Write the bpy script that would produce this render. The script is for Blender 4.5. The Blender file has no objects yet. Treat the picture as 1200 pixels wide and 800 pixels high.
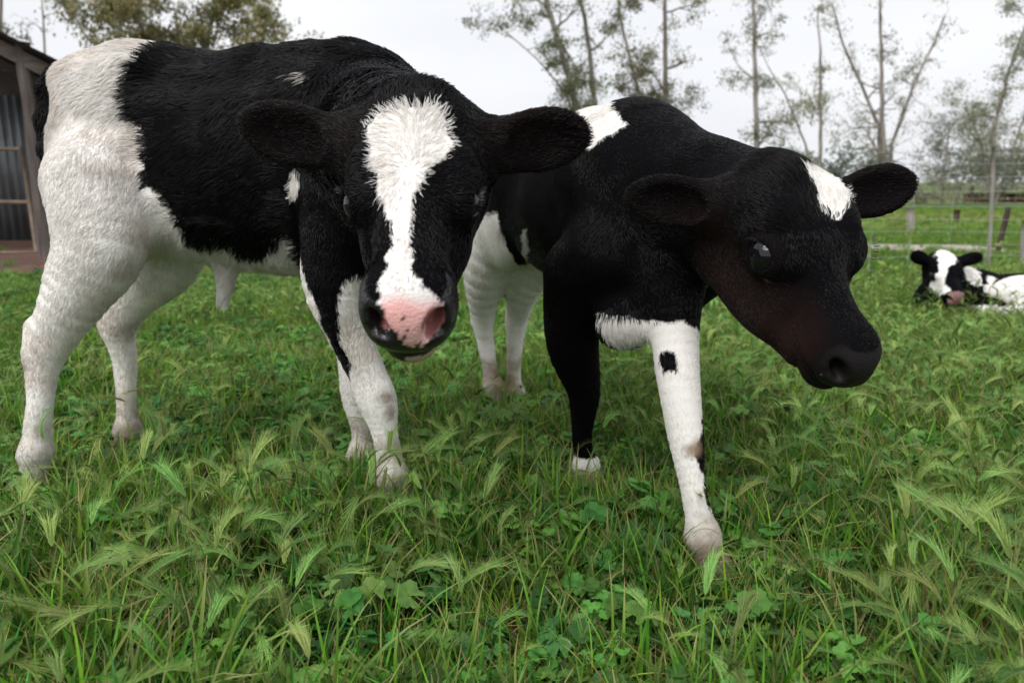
import bpy, math, random, time, os
import numpy as np
from mathutils import Vector, Matrix
T0 = time.time()
rng = np.random.default_rng(7); random.seed(7)
scene = bpy.context.scene
C = scene.collection
QUICK = os.environ.get('CLAY') == '1'      # quick layout tests only

# ------------------------------------------------------------------ camera
H = 0.57
F_PX = 933.0
PITCH = math.atan((400 - 213) / F_PX)
cp, sp = math.cos(PITCH), math.sin(PITCH)
cam_d = bpy.data.cameras.new('camera'); cam = bpy.data.objects.new('camera', cam_d); C.objects.link(cam)
cam.location = (0, 0, H); cam.rotation_euler = (math.pi / 2 - PITCH, 0, 0)
cam_d.sensor_width = 36.0; cam_d.lens = F_PX * 36 / 1200
cam_d.clip_start = 0.02; cam_d.clip_end = 3000
cam_d.dof.use_dof = True; cam_d.dof.focus_distance = 1.06; cam_d.dof.aperture_fstop = 6.3
scene.camera = cam

# ------------------------------------------------------------------ world, sun, exposure
SUN_EL, SUN_AZ = math.radians(52), math.radians(215)
w = bpy.data.worlds.new('World'); scene.world = w; w.use_nodes = True
nt = w.node_tree; nt.nodes.clear()
def N(nt, typ, **kw):
    n = nt.nodes.new(typ)
    for k, v in kw.items():
        if hasattr(n, k): setattr(n, k, v)
        else: n.inputs[k.replace('_', ' ')].default_value = v
    return n
sky = N(nt, 'ShaderNodeTexSky', sky_type='NISHITA', sun_disc=False, sun_elevation=SUN_EL, sun_rotation=SUN_AZ, dust_density=3.0)
tc = N(nt, 'ShaderNodeTexCoord')
mp = N(nt, 'ShaderNodeMapping'); mp.inputs['Scale'].default_value = (1.2, 1.2, 3.5)
nz = N(nt, 'ShaderNodeTexNoise'); nz.inputs['Scale'].default_value = 1.6; nz.inputs['Detail'].default_value = 5
nz.inputs['Roughness'].default_value = 0.45
cr = N(nt, 'ShaderNodeValToRGB')
cr.color_ramp.elements[0].position = 0.30; cr.color_ramp.elements[0].color = (5.1, 5.2, 5.5, 1)
cr.color_ramp.elements[1].position = 0.72; cr.color_ramp.elements[1].color = (6.2, 6.25, 6.4, 1)
mx = N(nt, 'ShaderNodeMix', data_type='RGBA'); mx.inputs[0].default_value = 0.95
bg = N(nt, 'ShaderNodeBackground'); bg.inputs['Strength'].default_value = 0.10
wo = N(nt, 'ShaderNodeOutputWorld')
L = nt.links.new
L(tc.outputs['Generated'], mp.inputs['Vector']); L(mp.outputs[0], nz.inputs['Vector']); L(nz.outputs['Fac'], cr.inputs['Fac'])
L(sky.outputs[0], mx.inputs[6]); L(cr.outputs[0], mx.inputs[7]); L(mx.outputs[2], bg.inputs['Color']); L(bg.outputs[0], wo.inputs[0])
sd = bpy.data.lights.new('sun', 'SUN'); so = bpy.data.objects.new('sun', sd); C.objects.link(so)
sd.energy = 1.5; sd.angle = math.radians(40); sd.color = (1.0, 0.975, 0.94)
sdir = Vector((math.sin(SUN_AZ) * math.cos(SUN_EL), math.cos(SUN_AZ) * math.cos(SUN_EL), math.sin(SUN_EL)))
so.rotation_euler = (-sdir).to_track_quat('-Z', 'Y').to_euler(); so.location = (0, 0, 12)
vs = scene.view_settings; vs.view_transform = 'Standard'; vs.look = 'None'; vs.gamma = 1; vs.exposure = 0.75
scene.render.film_transparent = False
scene.cycles.max_bounces = 8; scene.cycles.transparent_max_bounces = 8

# ------------------------------------------------------------------ measuring helpers
def P(px, py, Y):
    """World point that the photograph shows at pixel px, py, at ground distance Y."""
    x = (px - 600) / F_PX; v = (400 - py) / F_PX
    d = np.array([x, cp + v * sp, -sp + v * cp]); t = Y / d[1]
    return np.array([0, 0, H]) + d * t
def ray(px, py):
    x = (px - 600) / F_PX; v = (400 - py) / F_PX
    return np.array([x, cp + v * sp, -sp + v * cp])
def unit(v): v = np.asarray(v, float); return v / np.linalg.norm(v)

# ------------------------------------------------------------------ object helpers
def props(o, label=None, cat=None, group=None, kind=None):
    if label: o['label'] = label
    if cat: o['category'] = cat
    if group: o['group'] = group
    if kind: o['kind'] = kind
    return o
def thing(name, loc, label, cat, group=None, rz=0.0):
    o = bpy.data.objects.new(name, None); C.objects.link(o); o.location = loc; o.rotation_euler = (0, 0, rz)
    o.empty_display_size = 0.1
    return props(o, label, cat, group)
def link(name, data, parent=None, mat=None):
    o = bpy.data.objects.new(name, data); C.objects.link(o)
    if parent is not None:
        o.parent = parent
    if mat is not None:
        data.materials.clear(); data.materials.append(mat)
    return o
def mesh_np(name, V, quads=None, tris=None, smooth=True):
    me = bpy.data.meshes.new(name)
    V = np.asarray(V, np.float32)
    me.vertices.add(len(V)); me.vertices.foreach_set('co', V.ravel())
    idx = []; starts = []; n = 0
    for arr in (quads, tris):
        if arr is None or len(arr) == 0: continue
        arr = np.asarray(arr, np.int32); k = arr.shape[1]
        idx.append(arr.ravel()); starts.append(n + np.arange(len(arr)) * k); n += arr.size
    idx = np.concatenate(idx); starts = np.concatenate(starts).astype(np.int32)
    me.loops.add(len(idx)); me.loops.foreach_set('vertex_index', idx)
    me.polygons.add(len(starts)); me.polygons.foreach_set('loop_start', starts)
    me.update(calc_edges=True)
    if smooth: me.polygons.foreach_set('use_smooth', np.ones(len(starts), bool))
    me.validate()
    return me
def color_attr(me, name, cols, domain='POINT'):
    a = me.attributes.new(name, 'FLOAT_COLOR', domain)
    c = np.ones((len(cols), 4), np.float32); c[:, :cols.shape[1]] = cols
    a.data.foreach_set('color', c.ravel())

def material(name):
    m = bpy.data.materials.new(name); m.use_nodes = True; m.node_tree.nodes.clear()
    out = m.node_tree.nodes.new('ShaderNodeOutputMaterial'); b = m.node_tree.nodes.new('ShaderNodeBsdfPrincipled')
    m.node_tree.links.new(b.outputs[0], out.inputs[0])
    return m, m.node_tree, b, out
def simple_mat(name, c1, c2=None, scale=8.0, rough=0.8, bump=0.0, stretch=(1, 1, 1), metallic=0.0, detail=5):
    m, t, b, out = material(name)
    b.inputs['Roughness'].default_value = rough; b.inputs['Metallic'].default_value = metallic
    if c2 is None: c2 = c1
    tc = N(t, 'ShaderNodeTexCoord'); mp = N(t, 'ShaderNodeMapping'); mp.inputs['Scale'].default_value = stretch
    nz = N(t, 'ShaderNodeTexNoise'); nz.inputs['Scale'].default_value = scale; nz.inputs['Detail'].default_value = detail
    cr = N(t, 'ShaderNodeValToRGB'); cr.color_ramp.elements[0].position = .35; cr.color_ramp.elements[1].position = .65
    cr.color_ramp.elements[0].color = (*c1, 1); cr.color_ramp.elements[1].color = (*c2, 1)
    l = t.links.new
    l(tc.outputs['Object'], mp.inputs[0]); l(mp.outputs[0], nz.inputs[0]); l(nz.outputs[0], cr.inputs[0]); l(cr.outputs[0], b.inputs['Base Color'])
    if bump:
        bp = N(t, 'ShaderNodeBump'); bp.inputs['Strength'].default_value = bump; bp.inputs['Distance'].default_value = .02
        l(nz.outputs[0], bp.inputs['Height']); l(bp.outputs[0], b.inputs['Normal'])
    return m

# ------------------------------------------------------------------ animal sculpting (signed distance fields)
class Body:
    def __init__(s): s.pr = []
    def add(self, kind, tag='torso', k=.03, flow=None, hair=.016, sub=False, **g):
        g.update(kind=kind, tag=tag, k=k, flow=flow, hair=hair, sub=sub)
        if kind == 'cap':
            g['a'] = np.asarray(g['a'], float); g['b'] = np.asarray(g['b'], float)
            if flow is None: g['flow'] = unit(g['b'] - g['a'])
            r = max(g['ra'], g['rb']); sc = max(1.0, g.get('s', 1.0))
            g['lo'] = np.minimum(g['a'], g['b']) - r * sc; g['hi'] = np.maximum(g['a'], g['b']) + r * sc
        elif kind == 'chain':
            rm = g['rad'].max(); g['lo'] = g['pts'].min(0) - rm; g['hi'] = g['pts'].max(0) + rm
            g['flow'] = unit(g['pts'][-1] - g['pts'][0])
        else:
            g['c'] = np.asarray(g['c'], float); r = max(g['r']) if np.ndim(g['r']) else g['r']
            g['lo'] = g['c'] - r; g['hi'] = g['c'] + r
            if g['flow'] is None: g['flow'] = np.array([0, 0, -1.])
        self.pr.append(g)
    def one(s, g, X):
        if g['kind'] == 'cap':
            a, b = g['a'], g['b']; ba = b - a
            if 's' in g:                      # flattened or widened along axis u
                u = g['u']; f = 1 / g['s'] - 1
                X = X + np.outer((X - a) @ u * f, u); ba = ba + (ba @ u) * f * u
            pa = X - a; L2 = ba @ ba
            t = np.clip(pa @ ba / L2, 0, 1)
            d = np.linalg.norm(pa - t[:, None] * ba, axis=1) - (g['ra'] + (g['rb'] - g['ra']) * t)
            return d * min(1.0, g.get('s', 1.0))
        if g['kind'] == 'chain':
            out = np.full(len(X), 9.); u = g['u']; f = 1 / g['s'] - 1
            for a, b, ra, rb in zip(g['pts'], g['pts'][1:], g['rad'], g['rad'][1:]):
                Y = X + np.outer((X - a) @ u * f, u); ba = b - a; ba = ba + (ba @ u) * f * u; pa = Y - a
                t = np.clip(pa @ ba / (ba @ ba), 0, 1)
                d = np.linalg.norm(pa - t[:, None] * ba, axis=1) - (ra + (rb - ra) * t); k = .0008
                h = np.maximum(k - np.abs(out - d), 0) / k; out = np.minimum(out, d) - h * h * k * .25
            return out * g['s']
        if g['kind'] == 'ell':
            R = g.get('R'); Q = X - g['c']
            if R is not None: Q = Q @ R
            r = np.asarray(g['r'], float); q = Q / r
            k0 = np.linalg.norm(q, axis=1) + 1e-9; k1 = np.linalg.norm(q / r, axis=1) + 1e-9
            return k0 * (k0 - 1) / k1
        if g['kind'] == 'tor':
            Q = (X - g['c']) @ g['R']         # axis = third column
            rr = np.sqrt(Q[:, 0] ** 2 + (Q[:, 1] * g.get('e', 1.0)) ** 2) - g['RR']
            return np.sqrt(rr ** 2 + Q[:, 2] ** 2) - g['rr']
    def eval(s, X, tags=False):
        X = X.astype(np.float64)
        D = np.full(len(X), .3)
        if tags:
            best = np.full(len(X), 9.); tag = np.zeros(len(X), int); fl = np.zeros((len(X), 3)); hl = np.zeros(len(X)); ws = np.full(len(X), 1e-12)
        for i, g in enumerate(s.pr):
            m = .05 + g['k']
            sel = np.nonzero(np.all((X > g['lo'] - m) & (X < g['hi'] + m), axis=1))[0]
            if not len(sel): continue
            d = s.one(g, X[sel]); k = g['k']; o = D[sel]
            if g['sub']:
                h = np.maximum(k - np.abs(o + d), 0) / k
                D[sel] = np.maximum(o, -d) + h * h * k * .25
            else:
                h = np.maximum(k - np.abs(o - d), 0) / k
                D[sel] = np.minimum(o, d) - h * h * k * .25
            if tags and not g['sub']:
                b = d < best[sel]; bi = sel[b]; best[bi] = d[b]; tag[bi] = i
                wt = np.exp(-np.clip(d, -.02, 1) / .008) + 1e-12
                fl[sel] += wt[:, None] * g['flow']; hl[sel] += wt * g['hair']; ws[sel] += wt
        if tags: return D, tag, fl / ws[:, None], hl / ws
        return D
    def mesh(s, h):
        lo = np.min([g['lo'] for g in s.pr if not g['sub']], axis=0) - .03; hi = np.max([g['hi'] for g in s.pr if not g['sub']], axis=0) + .03
        B = 8; nb = np.ceil((hi - lo) / (h * B)).astype(int); n = nb * B
        bc = np.stack(np.meshgrid(*[np.arange(k) for k in nb], indexing='ij'), -1).reshape(-1, 3)
        ctr = lo + (bc + .5) * B * h
        d = s.eval(ctr)
        near = bc[np.abs(d) < B * h * 1.15 + .02]
        G = np.full(n, .5, np.float32)
        # sign inside the solid: blocks fully inside get a negative value
        G6 = G.reshape(nb[0], B, nb[1], B, nb[2], B)
        ins = bc[d < 0]; G6[ins[:, 0], :, ins[:, 1], :, ins[:, 2], :] = -.5
        off = np.stack(np.meshgrid(*[np.arange(B)] * 3, indexing='ij'), -1).reshape(-1, 3)
        for ch in np.array_split(near, max(1, len(near) // 1500)):
            if not len(ch): continue
            I = (ch[:, None, :] * B + off[None]).reshape(-1, 3)
            G[I[:, 0], I[:, 1], I[:, 2]] = s.eval(lo + (I + .5) * h)
        S = G < 0
        # surface nets
        c8 = [S[i:n[0] - 1 + i, j:n[1] - 1 + j, k:n[2] - 1 + k] for i in (0, 1) for j in (0, 1) for k in (0, 1)]
        cnt = sum(c.astype(np.int8) for c in c8)
        act = (cnt > 0) & (cnt < 8); ids = np.nonzero(act)
        vid = np.full(act.shape, -1, np.int32); vid[ids] = np.arange(len(ids[0]))
        A = np.stack(ids, 1); acc = np.zeros((len(A), 3)); num = np.zeros(len(A))
        cs = [(i, j, k) for i in (0, 1) for j in (0, 1) for k in (0, 1)]
        val = [G[A[:, 0] + i, A[:, 1] + j, A[:, 2] + k] for i, j, k in cs]
        for a in range(8):
            for b in range(a + 1, 8):
                if sum(abs(np.array(cs[a]) - np.array(cs[b]))) != 1: continue
                va, vb = val[a], val[b]; cr = (va < 0) != (vb < 0)
                t = np.where(cr, va / np.where(cr, va - vb, 1), 0)[:, None]
                p = np.array(cs[a]) + t * (np.array(cs[b]) - np.array(cs[a]))
                acc += p * cr[:, None]; num += cr
        V = lo + (A + acc / num[:, None] + .5) * h
        Q = []
        for ax in range(3):
            o1, o2 = [x for x in range(3) if x != ax]
            sl0 = [slice(1, -1)] * 3; sl1 = [slice(1, -1)] * 3; sl0[ax] = slice(0, -1); sl1[ax] = slice(1, None)
            a, b = S[tuple(sl0)], S[tuple(sl1)]
            e = np.nonzero(a != b); base = np.stack(e, 1); base[:, o1] += 1; base[:, o2] += 1
            inside = a[e]
            def vv(d1, d2):
                q = base.copy(); q[:, o1] -= d1; q[:, o2] -= d2
                return vid[q[:, 0], q[:, 1], q[:, 2]]
            q = np.stack([vv(1, 1), vv(0, 1), vv(0, 0), vv(1, 0)], 1)
            if ax == 1: inside = ~inside
            q[~inside] = q[~inside][:, ::-1]
            Q.append(q)
        Q = np.concatenate(Q); Q = Q[(Q >= 0).all(1)]
        return V, Q

def snoise(X, scale, seed=0, octs=3):
    r = np.random.default_rng(seed); out = 0; amp = 1; tot = 0
    for o in range(octs):
        for k in range(5):
            d = unit(r.normal(size=3)) * scale * (2 ** o) * r.uniform(.7, 1.3)
            out = out + amp * np.sin(X @ d + r.uniform(0, 6.28) + 1.3 * np.sin(X @ (unit(r.normal(size=3)) * scale * 2 ** o) + r.uniform(0, 6.28)))
        tot += amp * 2.2; amp *= .5
    return out / tot
def inpoly(Q, poly):
    poly = np.asarray(poly, float); c = np.zeros(len(Q), bool); x, y = Q[:, 0], Q[:, 1]; j = len(poly) - 1
    for i in range(len(poly)):
        xi, yi = poly[i]; xj, yj = poly[j]
        if yi != yj:
            c ^= ((yi > y) != (yj > y)) & (x < (xj - xi) * (y - yi) / (yj - yi) + xi)
        j = i
    return c
def frame_poly(px, O, R, axis, val):
    """Outline measured on the photograph -> outline on the plane axis = val of a body-part frame (O, columns of R)."""
    out = []
    for x, y in px:
        d = ray(x, y) @ R; o = (np.array([0, 0, H]) - O) @ R
        t = (val - o[axis]) / d[axis]; q = o + d * t
        out.append([q[i] for i in range(3) if i != axis])
    return out
def capt(n, R): return n

BLACK = np.array([.0028, .0026, .0034]); WHITE = np.array([.86, .835, .80]); BROWN = np.array([.028, .0145, .012])
PINK = np.array([.74, .33, .30]); DIRT = np.array([.30, .215, .145]); SKIN = np.array([.010, .009, .0105])

def build_head(B, O, R, ears, s=1.0, ys=1.0, nb=1.0, lidR=.0172, mz=1.0, ex=.114, nd=0.0, jd=0.0, tag='head', cup=True, wide=1.0, eo=0.0):
    """Head frame: +x to the nose, +y calf's left, +z out of the forehead."""
    W = lambda x, y, z: O + R @ (np.array([x, y * ys, z]) * s)
    fx, fy, fz = R[:, 0], R[:, 1], R[:, 2]
    def ell(c, r, k=.025, flow=None, hair=.009, **kw): B.add('ell', c=W(*c), r=np.array(r) * s * (1, ys, 1), R=R, tag=tag, k=k, flow=fx * .8 - fz * .2 if flow is None else flow, hair=hair, **kw)
    def cap(a, b, ra, rb, k=.02, flow=None, hair=.009, t=tag, **kw): B.add('cap', a=W(*a), b=W(*b), ra=ra * s, rb=rb * s, tag=t, k=k, flow=flow, hair=hair, **kw)
    ell((.038, 0, -.048), (.064, .060 * (1 + (wide - 1) * .5), .054), hair=.014)
    ell((.078, 0, -.040), (.066, .064 * wide, .046), hair=.013)
    ell((.016, 0, -.008), (.032, .030, .020), hair=.016)
    cap((.11, 0, -.046 - nd * .5), (.232, 0, -.058 - nd), .047 * nb, .036 * nb, k=.03, s=.92 * ys, u=fy, flow=fx)
    if wide > 1.1:
        for y in (-1, 1): ell((.058, .046 * y, -.032), (.052, .032, .040), hair=.012)
    for y in (-1, 1):
        ell((.088, .034 * y, -.080 - jd * .5), (.070 + jd * .5, .030, .050 + jd * .5), k=.03)
        cap((.035, .034 * y, -.118 - jd), (.20, .014 * y, -.110 - jd * .22), .030, .022, k=.03, flow=fx)
        cap((.085, .050 * y, -.020), (.130, .050 * y, -.030), .017, .012, k=.02)
        ell((.244, .021 * y * mz, -.062 - nd), (.031, .023 * mz, .032 * mz), k=.022, hair=.002)
    ell((.230, 0, -.072 - nd * .5), (.046, .041 * mz, .036 * mz), k=.03, hair=.003)
    ell((.234, 0, -.111 - jd * .12), (.034 * mz, .031 * mz, .020), k=.008, hair=.005)
    for y in (-1, 1):
        n = unit(R @ np.array([.16, y, .16])); u = unit(np.cross(n, fz)); v = np.cross(n, u)
        Re = np.stack([u, v, n], 1); ec = W(ex, (.058 + eo) * y, -.040)
        Rl = np.stack([unit(u * .97 + v * .22), unit(v * .97 - u * .22), n], 1)
        B.add('ell', c=ec, r=(lidR + .0031) * s * np.ones(3), tag='lid', k=.012, flow=fx - fz * .3, hair=.008)
        B.add('ell', c=ec + n * lidR * 1.12 * s, r=np.array([.0186, .0142, .0130]) * s * (lidR / .0172), R=Rl, tag='lid', k=.003, sub=True)
        B.add('ell', c=W(.2745, .027 * y, -.056 - nd), r=np.array([.026, .0085, .0145]) * s, R=R @ np.array(Matrix.Rotation(math.radians(-28 * y), 3, 'X')), tag=tag, k=.008, sub=True)
        B.add('cap', a=W(.272, .035 * y, -.064), b=W(.262, .047 * y, -.075), ra=.0032, rb=.0022, tag=tag, k=.006, sub=True)
        B.add('cap', a=W(.268, .004 * y, -.0945), b=W(.250, .038 * y, -.0935), ra=.0028, rb=.0028, tag=tag, k=.006, sub=True)
        B.add('cap', a=W(.250, .038 * y, -.0935), b=W(.215, .041 * y, -.0960), ra=.0022, rb=.001, tag=tag, k=.006, sub=True)
    for y, tip, nrm, ln, wd in ears:
        base = W(.026, .056 * y, -.040); e = unit(tip - base); nn = np.asarray(nrm, float); nn = unit(nn - e * (nn @ e)); wv = np.cross(nn, e)
        Rr = np.stack([e, wv, nn], 1); Lh = np.linalg.norm(tip - base)
        B.add('cap', a=base, b=base + e * Lh * .45, ra=.026 * s, rb=.020 * s, tag='ear', k=.025, hair=.008, flow=e)
        B.add('ell', c=base + e * Lh * .60, r=(Lh * .41, wd, .0105), R=Rr, tag='ear', k=.015, hair=.009, flow=e)
        if not cup: continue
        B.add('ell', c=base + e * Lh * .58 + nn * .0120, r=(Lh * .34, wd * .80, .0115), R=Rr, tag='ear', k=.006, sub=True)
        B.add('ell', c=base + e * Lh * .34 + nn * .016, r=(Lh * .10, wd * .30, .012), R=Rr, tag='ear', k=.008, sub=True)
    eyes = [(W(ex, (.0575 + eo) * y, -.040), unit(R @ np.array([.16, y, .16]))) for y in (-1, 1)]
    return W, eyes

def leg(B, pts, tag, lat, hair=.010, sub=5):
    Pn = np.array([p for p, r in pts]); Rn = np.array([r - (.005 if r < .045 else .003) for p, r in pts])      # leave room for the coat
    A = np.concatenate([Pn, Rn[:, None]], 1); A = np.vstack([2 * A[0] - A[1], A, 2 * A[-1] - A[-2]]); out = []
    for i in range(1, len(A) - 2):                       # Catmull-Rom through the joints
        for t in np.linspace(0, 1, sub, endpoint=False):
            a, b, c, d = A[i - 1:i + 3]
            out.append(.5 * (2 * b + (c - a) * t + (2 * a - 5 * b + 4 * c - d) * t * t + (3 * b - a - 3 * c + d) * t ** 3))
    out.append(A[-2]); out = np.array(out)
    B.add('chain', tag=tag, k=.03, hair=hair, pts=out[:, :3], rad=out[:, 3], s=.88, u=lat)

def build_torso(B, O, yaw, s, hair=.018, rear=1.0, wth=0.0):
    c, sn = math.cos(yaw), math.sin(yaw)
    R = np.array([[c, -sn, 0], [sn, c, 0], [0, 0, 1.]])
    W = lambda x, y, z: O + R @ (np.array([x * (rear if x < 0 else 1), y, z + (wth * min(1, max(0, (x + .1) / .3)) if z > .6 else 0)]) * s)
    f, u = R[:, 0], R[:, 2]; l = R[:, 1]
    back = unit(-f - .45 * u)
    def ell(c, r, k=.05, flow=back, hair=hair, **kw): B.add('ell', c=W(*c), r=np.array(r) * s, R=R, tag='torso', k=k, flow=flow, hair=hair, **kw)
    def cap(a, b, ra, rb, k=.05, flow=back, hair=hair, **kw): B.add('cap', a=W(*a), b=W(*b), ra=ra * s, rb=rb * s, tag='torso', k=k, flow=flow, hair=hair, **kw)
    ell((.10, 0, .59), (.22, .135, .185)); ell((-.08, 0, .585), (.22, .138, .165))
    ell((-.24, 0, .66), (.15, .12, .125)); 
    cap((-.30, 0, .735), (.0, 0, .725), .045, .045); cap((0, 0, .725), (.17, 0, .752), .045, .045)
    ell((-.23, .055, .735), (.06, .05, .04), k=.04); ell((-.23, -.055, .735), (.06, .05, .04), k=.04)   # hooks
    ell((.18, 0, .70), (.11, .065, .09))
    for y in (-1, 1):
        cap((.15, .075 * y, .70), (.25, .095 * y, .50), .05, .062, flow=unit(-u * .9 - f * .3))
        cap((.25, .095 * y, .50), (.19, .088 * y, .42), .06, .05, flow=unit(-u * .9 - f * .2))
        ell((-.29, .07 * y, .57), (.11, .062, .15), flow=unit(-u - f * .2))
    ell((.25, 0, .50), (.085, .085, .12), flow=unit(-u))
    for y in (-1, 1): ell((-.155, .165 * y, .635), (.06, .035, .085), k=.05, sub=True)      # hollow of the flank
    return W, R

def fur(B, V, Q, col, tags, flow, hlen, n, seed, clump_n, rad=.00034, lift=.32, wav=.0014, dens=None, curl=.7, clump_amt=.72):
    """Hair strands rooted evenly over the skin, combed along the flow and gathered into locks."""
    r = np.random.default_rng(seed)
    tri = np.concatenate([Q[:, [0, 1, 2]], Q[:, [0, 2, 3]]])
    a, b, c = V[tri[:, 0]], V[tri[:, 1]], V[tri[:, 2]]
    nn = np.cross(b - a, c - a); ar = np.linalg.norm(nn, axis=1) + 1e-15
    wgt = ar * (dens[tri[:, 0]] if dens is not None else 1) * (hlen[tri[:, 0]] > .0025)
    wgt = wgt / wgt.sum(); idx = r.choice(len(tri), n, p=wgt)
    u, v = r.random(n), r.random(n); m = u + v > 1; u[m], v[m] = 1 - u[m], 1 - v[m]
    root = a[idx] + (b - a)[idx] * u[:, None] + (c - a)[idx] * v[:, None]
    nor = nn[idx] / ar[idx][:, None]; vi = tri[idx, 0]
    f = flow[vi]; f = f - nor * np.sum(f * nor, 1)[:, None]; f /= np.linalg.norm(f, axis=1)[:, None] + 1e-6
    side = np.cross(nor, f)
    # whole patches swing together, so the coat reads as wet tufts
    sw = (snoise(root, 38, seed, 2) * .55 + snoise(root, 120, seed + 1, 2) * .35)[:, None] * curl
    f = f + side * sw; f /= np.linalg.norm(f, axis=1)[:, None]
    lf = lift * (1 + .55 * snoise(root, 70, seed + 2, 2))[:, None]
    L = (hlen[vi] * r.uniform(.65, 1.2, n) * (1 + .25 * snoise(root, 50, seed + 3, 2)))[:, None]
    lf = lf + np.clip((.011 - L) / .011, 0, 1) * .28      # short coats stand off the skin a little more
    K = 5; t = np.linspace(0, 1, K); pts = np.zeros((n, K, 3))
    ph = snoise(root, 260, seed + 4, 1)[:, None] * 5
    for i, ti in enumerate(t):
        pts[:, i] = root - nor * .0008 + f * L * (ti * .95) + nor * L * lf * (ti * 1.25 - ti * ti * .55) \
            + side * (np.sin(ti * 5 + ph) * wav * ti) * (L / .016) + r.normal(size=(n, 3)) * .0004 * ti
    # irregular cells gather neighbouring strands into locks
    cell = clump_n; wob = np.stack([snoise(root, 150, seed + 20 + q, 2) for q in range(3)], 1) * cell * .6
    key = np.floor((root + wob) / cell).astype(np.int64); key = (key[:, 0] * 73856093) ^ (key[:, 1] * 19349663) ^ (key[:, 2] * 83492791)
    uq, inv = np.unique(key, return_inverse=True); cnt = np.bincount(inv)
    cen = np.stack([np.stack([np.bincount(inv, pts[:, a, q]) / cnt for q in range(3)], 1) for a in range(K)], 1)[inv]
    csum = (np.bincount(inv, col[vi].sum(1)) / cnt)[inv]
    amt = clump_amt * (np.clip(.8 + .25 * r.normal(size=n), .1, 1.1))[:, None]
    amt = amt * np.clip(L / .017, .3, 1)
    amt[np.abs(csum - col[vi].sum(1)) > .4] *= .3
    for i, ti in enumerate(t):
        pts[:, i] += (cen[:, i] - pts[:, i]) * amt * ti ** 1.5
    hc = bpy.data.hair_curves.new('fur'); hc.add_curves([K] * n)
    hc.position_data.foreach_set('vector', pts.reshape(-1).astype(np.float32))
    rr = (np.array([1, 1, .85, .6, .15]) * rad)[None] * r.uniform(.7, 1.3, n)[:, None]
    ra = hc.attributes.get('radius') or hc.attributes.new('radius', 'FLOAT', 'POINT'); ra.data.foreach_set('value', rr.reshape(-1).astype(np.float32))
    cc = np.ones((n, 4), np.float32); cc[:, :3] = col[vi] * r.uniform(.82, 1.12, n)[:, None]
    at = hc.attributes.new('coat', 'FLOAT_COLOR', 'CURVE'); at.data.foreach_set('color', cc.ravel())
    return hc

def coat_material(name, skin=True):
    m, t, b, out = material(name); l = t.links.new
    at = N(t, 'ShaderNodeAttribute', attribute_name='coat'); l(at.outputs['Color'], b.inputs['Base Color'])
    if skin:
        wt = N(t, 'ShaderNodeAttribute', attribute_name='wet')
        mr = N(t, 'ShaderNodeMapRange'); mr.inputs['To Min'].default_value = .9; mr.inputs['To Max'].default_value = .28
        l(wt.outputs['Fac'], mr.inputs[0]); l(mr.outputs[0], b.inputs['Roughness'])
        tc = N(t, 'ShaderNodeTexCoord'); nz = N(t, 'ShaderNodeTexVoronoi'); nz.inputs['Scale'].default_value = 420
        bp = N(t, 'ShaderNodeBump'); bp.inputs['Strength'].default_value = .6; bp.inputs['Distance'].default_value = .0016; nz.inputs['Scale'].default_value = 300
        wr = N(t, 'ShaderNodeTexNoise'); wr.inputs['Scale'].default_value = 70; wr.inputs['Detail'].default_value = 4; sm = N(t, 'ShaderNodeMath', operation='MULTIPLY_ADD'); sm.inputs[1].default_value = 1.0; l(tc.outputs['Object'], wr.inputs[0]); l(wr.outputs[0], sm.inputs[0]); l(nz.outputs['Distance'], sm.inputs[2])
        l(tc.outputs['Object'], nz.inputs[0]); l(sm.outputs[0], bp.inputs['Height']); ms = N(t, 'ShaderNodeMath', operation='MULTIPLY'); ms.inputs[1].default_value = .38; l(wt.outputs['Fac'], ms.inputs[0]); l(ms.outputs[0], bp.inputs['Strength']); l(bp.outputs[0], b.inputs['Normal'])
        mr2 = N(t, 'ShaderNodeMapRange'); mr2.inputs['To Min'].default_value = .05; mr2.inputs['To Max'].default_value = .5; l(wt.outputs['Fac'], mr2.inputs[0]); l(mr2.outputs[0], b.inputs['Specular IOR Level'])
    else:
        b.inputs['Roughness'].default_value = .27; b.inputs['Specular IOR Level'].default_value = .28
        tr = N(t, 'ShaderNodeBsdfTranslucent'); l(at.outputs['Color'], tr.inputs['Color']); ms = N(t, 'ShaderNodeMixShader'); ms.inputs[0].default_value = .3
        l(b.outputs[0], ms.inputs[1]); l(tr.outputs[0], ms.inputs[2]); l(ms.outputs[0], out.inputs[0])
    return m
M_SKIN = coat_material('calf_skin'); M_FUR = coat_material('calf_fur', False)
m, t, b, o = material('calf_eye'); b.inputs['Base Color'].default_value = (.006, .0055, .008, 1); b.inputs['Roughness'].default_value = .04; b.inputs['IOR'].default_value = 1.5
M_EYE = m
M_HOOF = simple_mat('hoof_horn', (.09, .065, .045), (.20, .15, .10), scale=60, rough=.55, bump=.2, stretch=(1, 1, .2))
M_LASH = simple_mat('eyelash', (.01, .009, .009), rough=.5)

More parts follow.
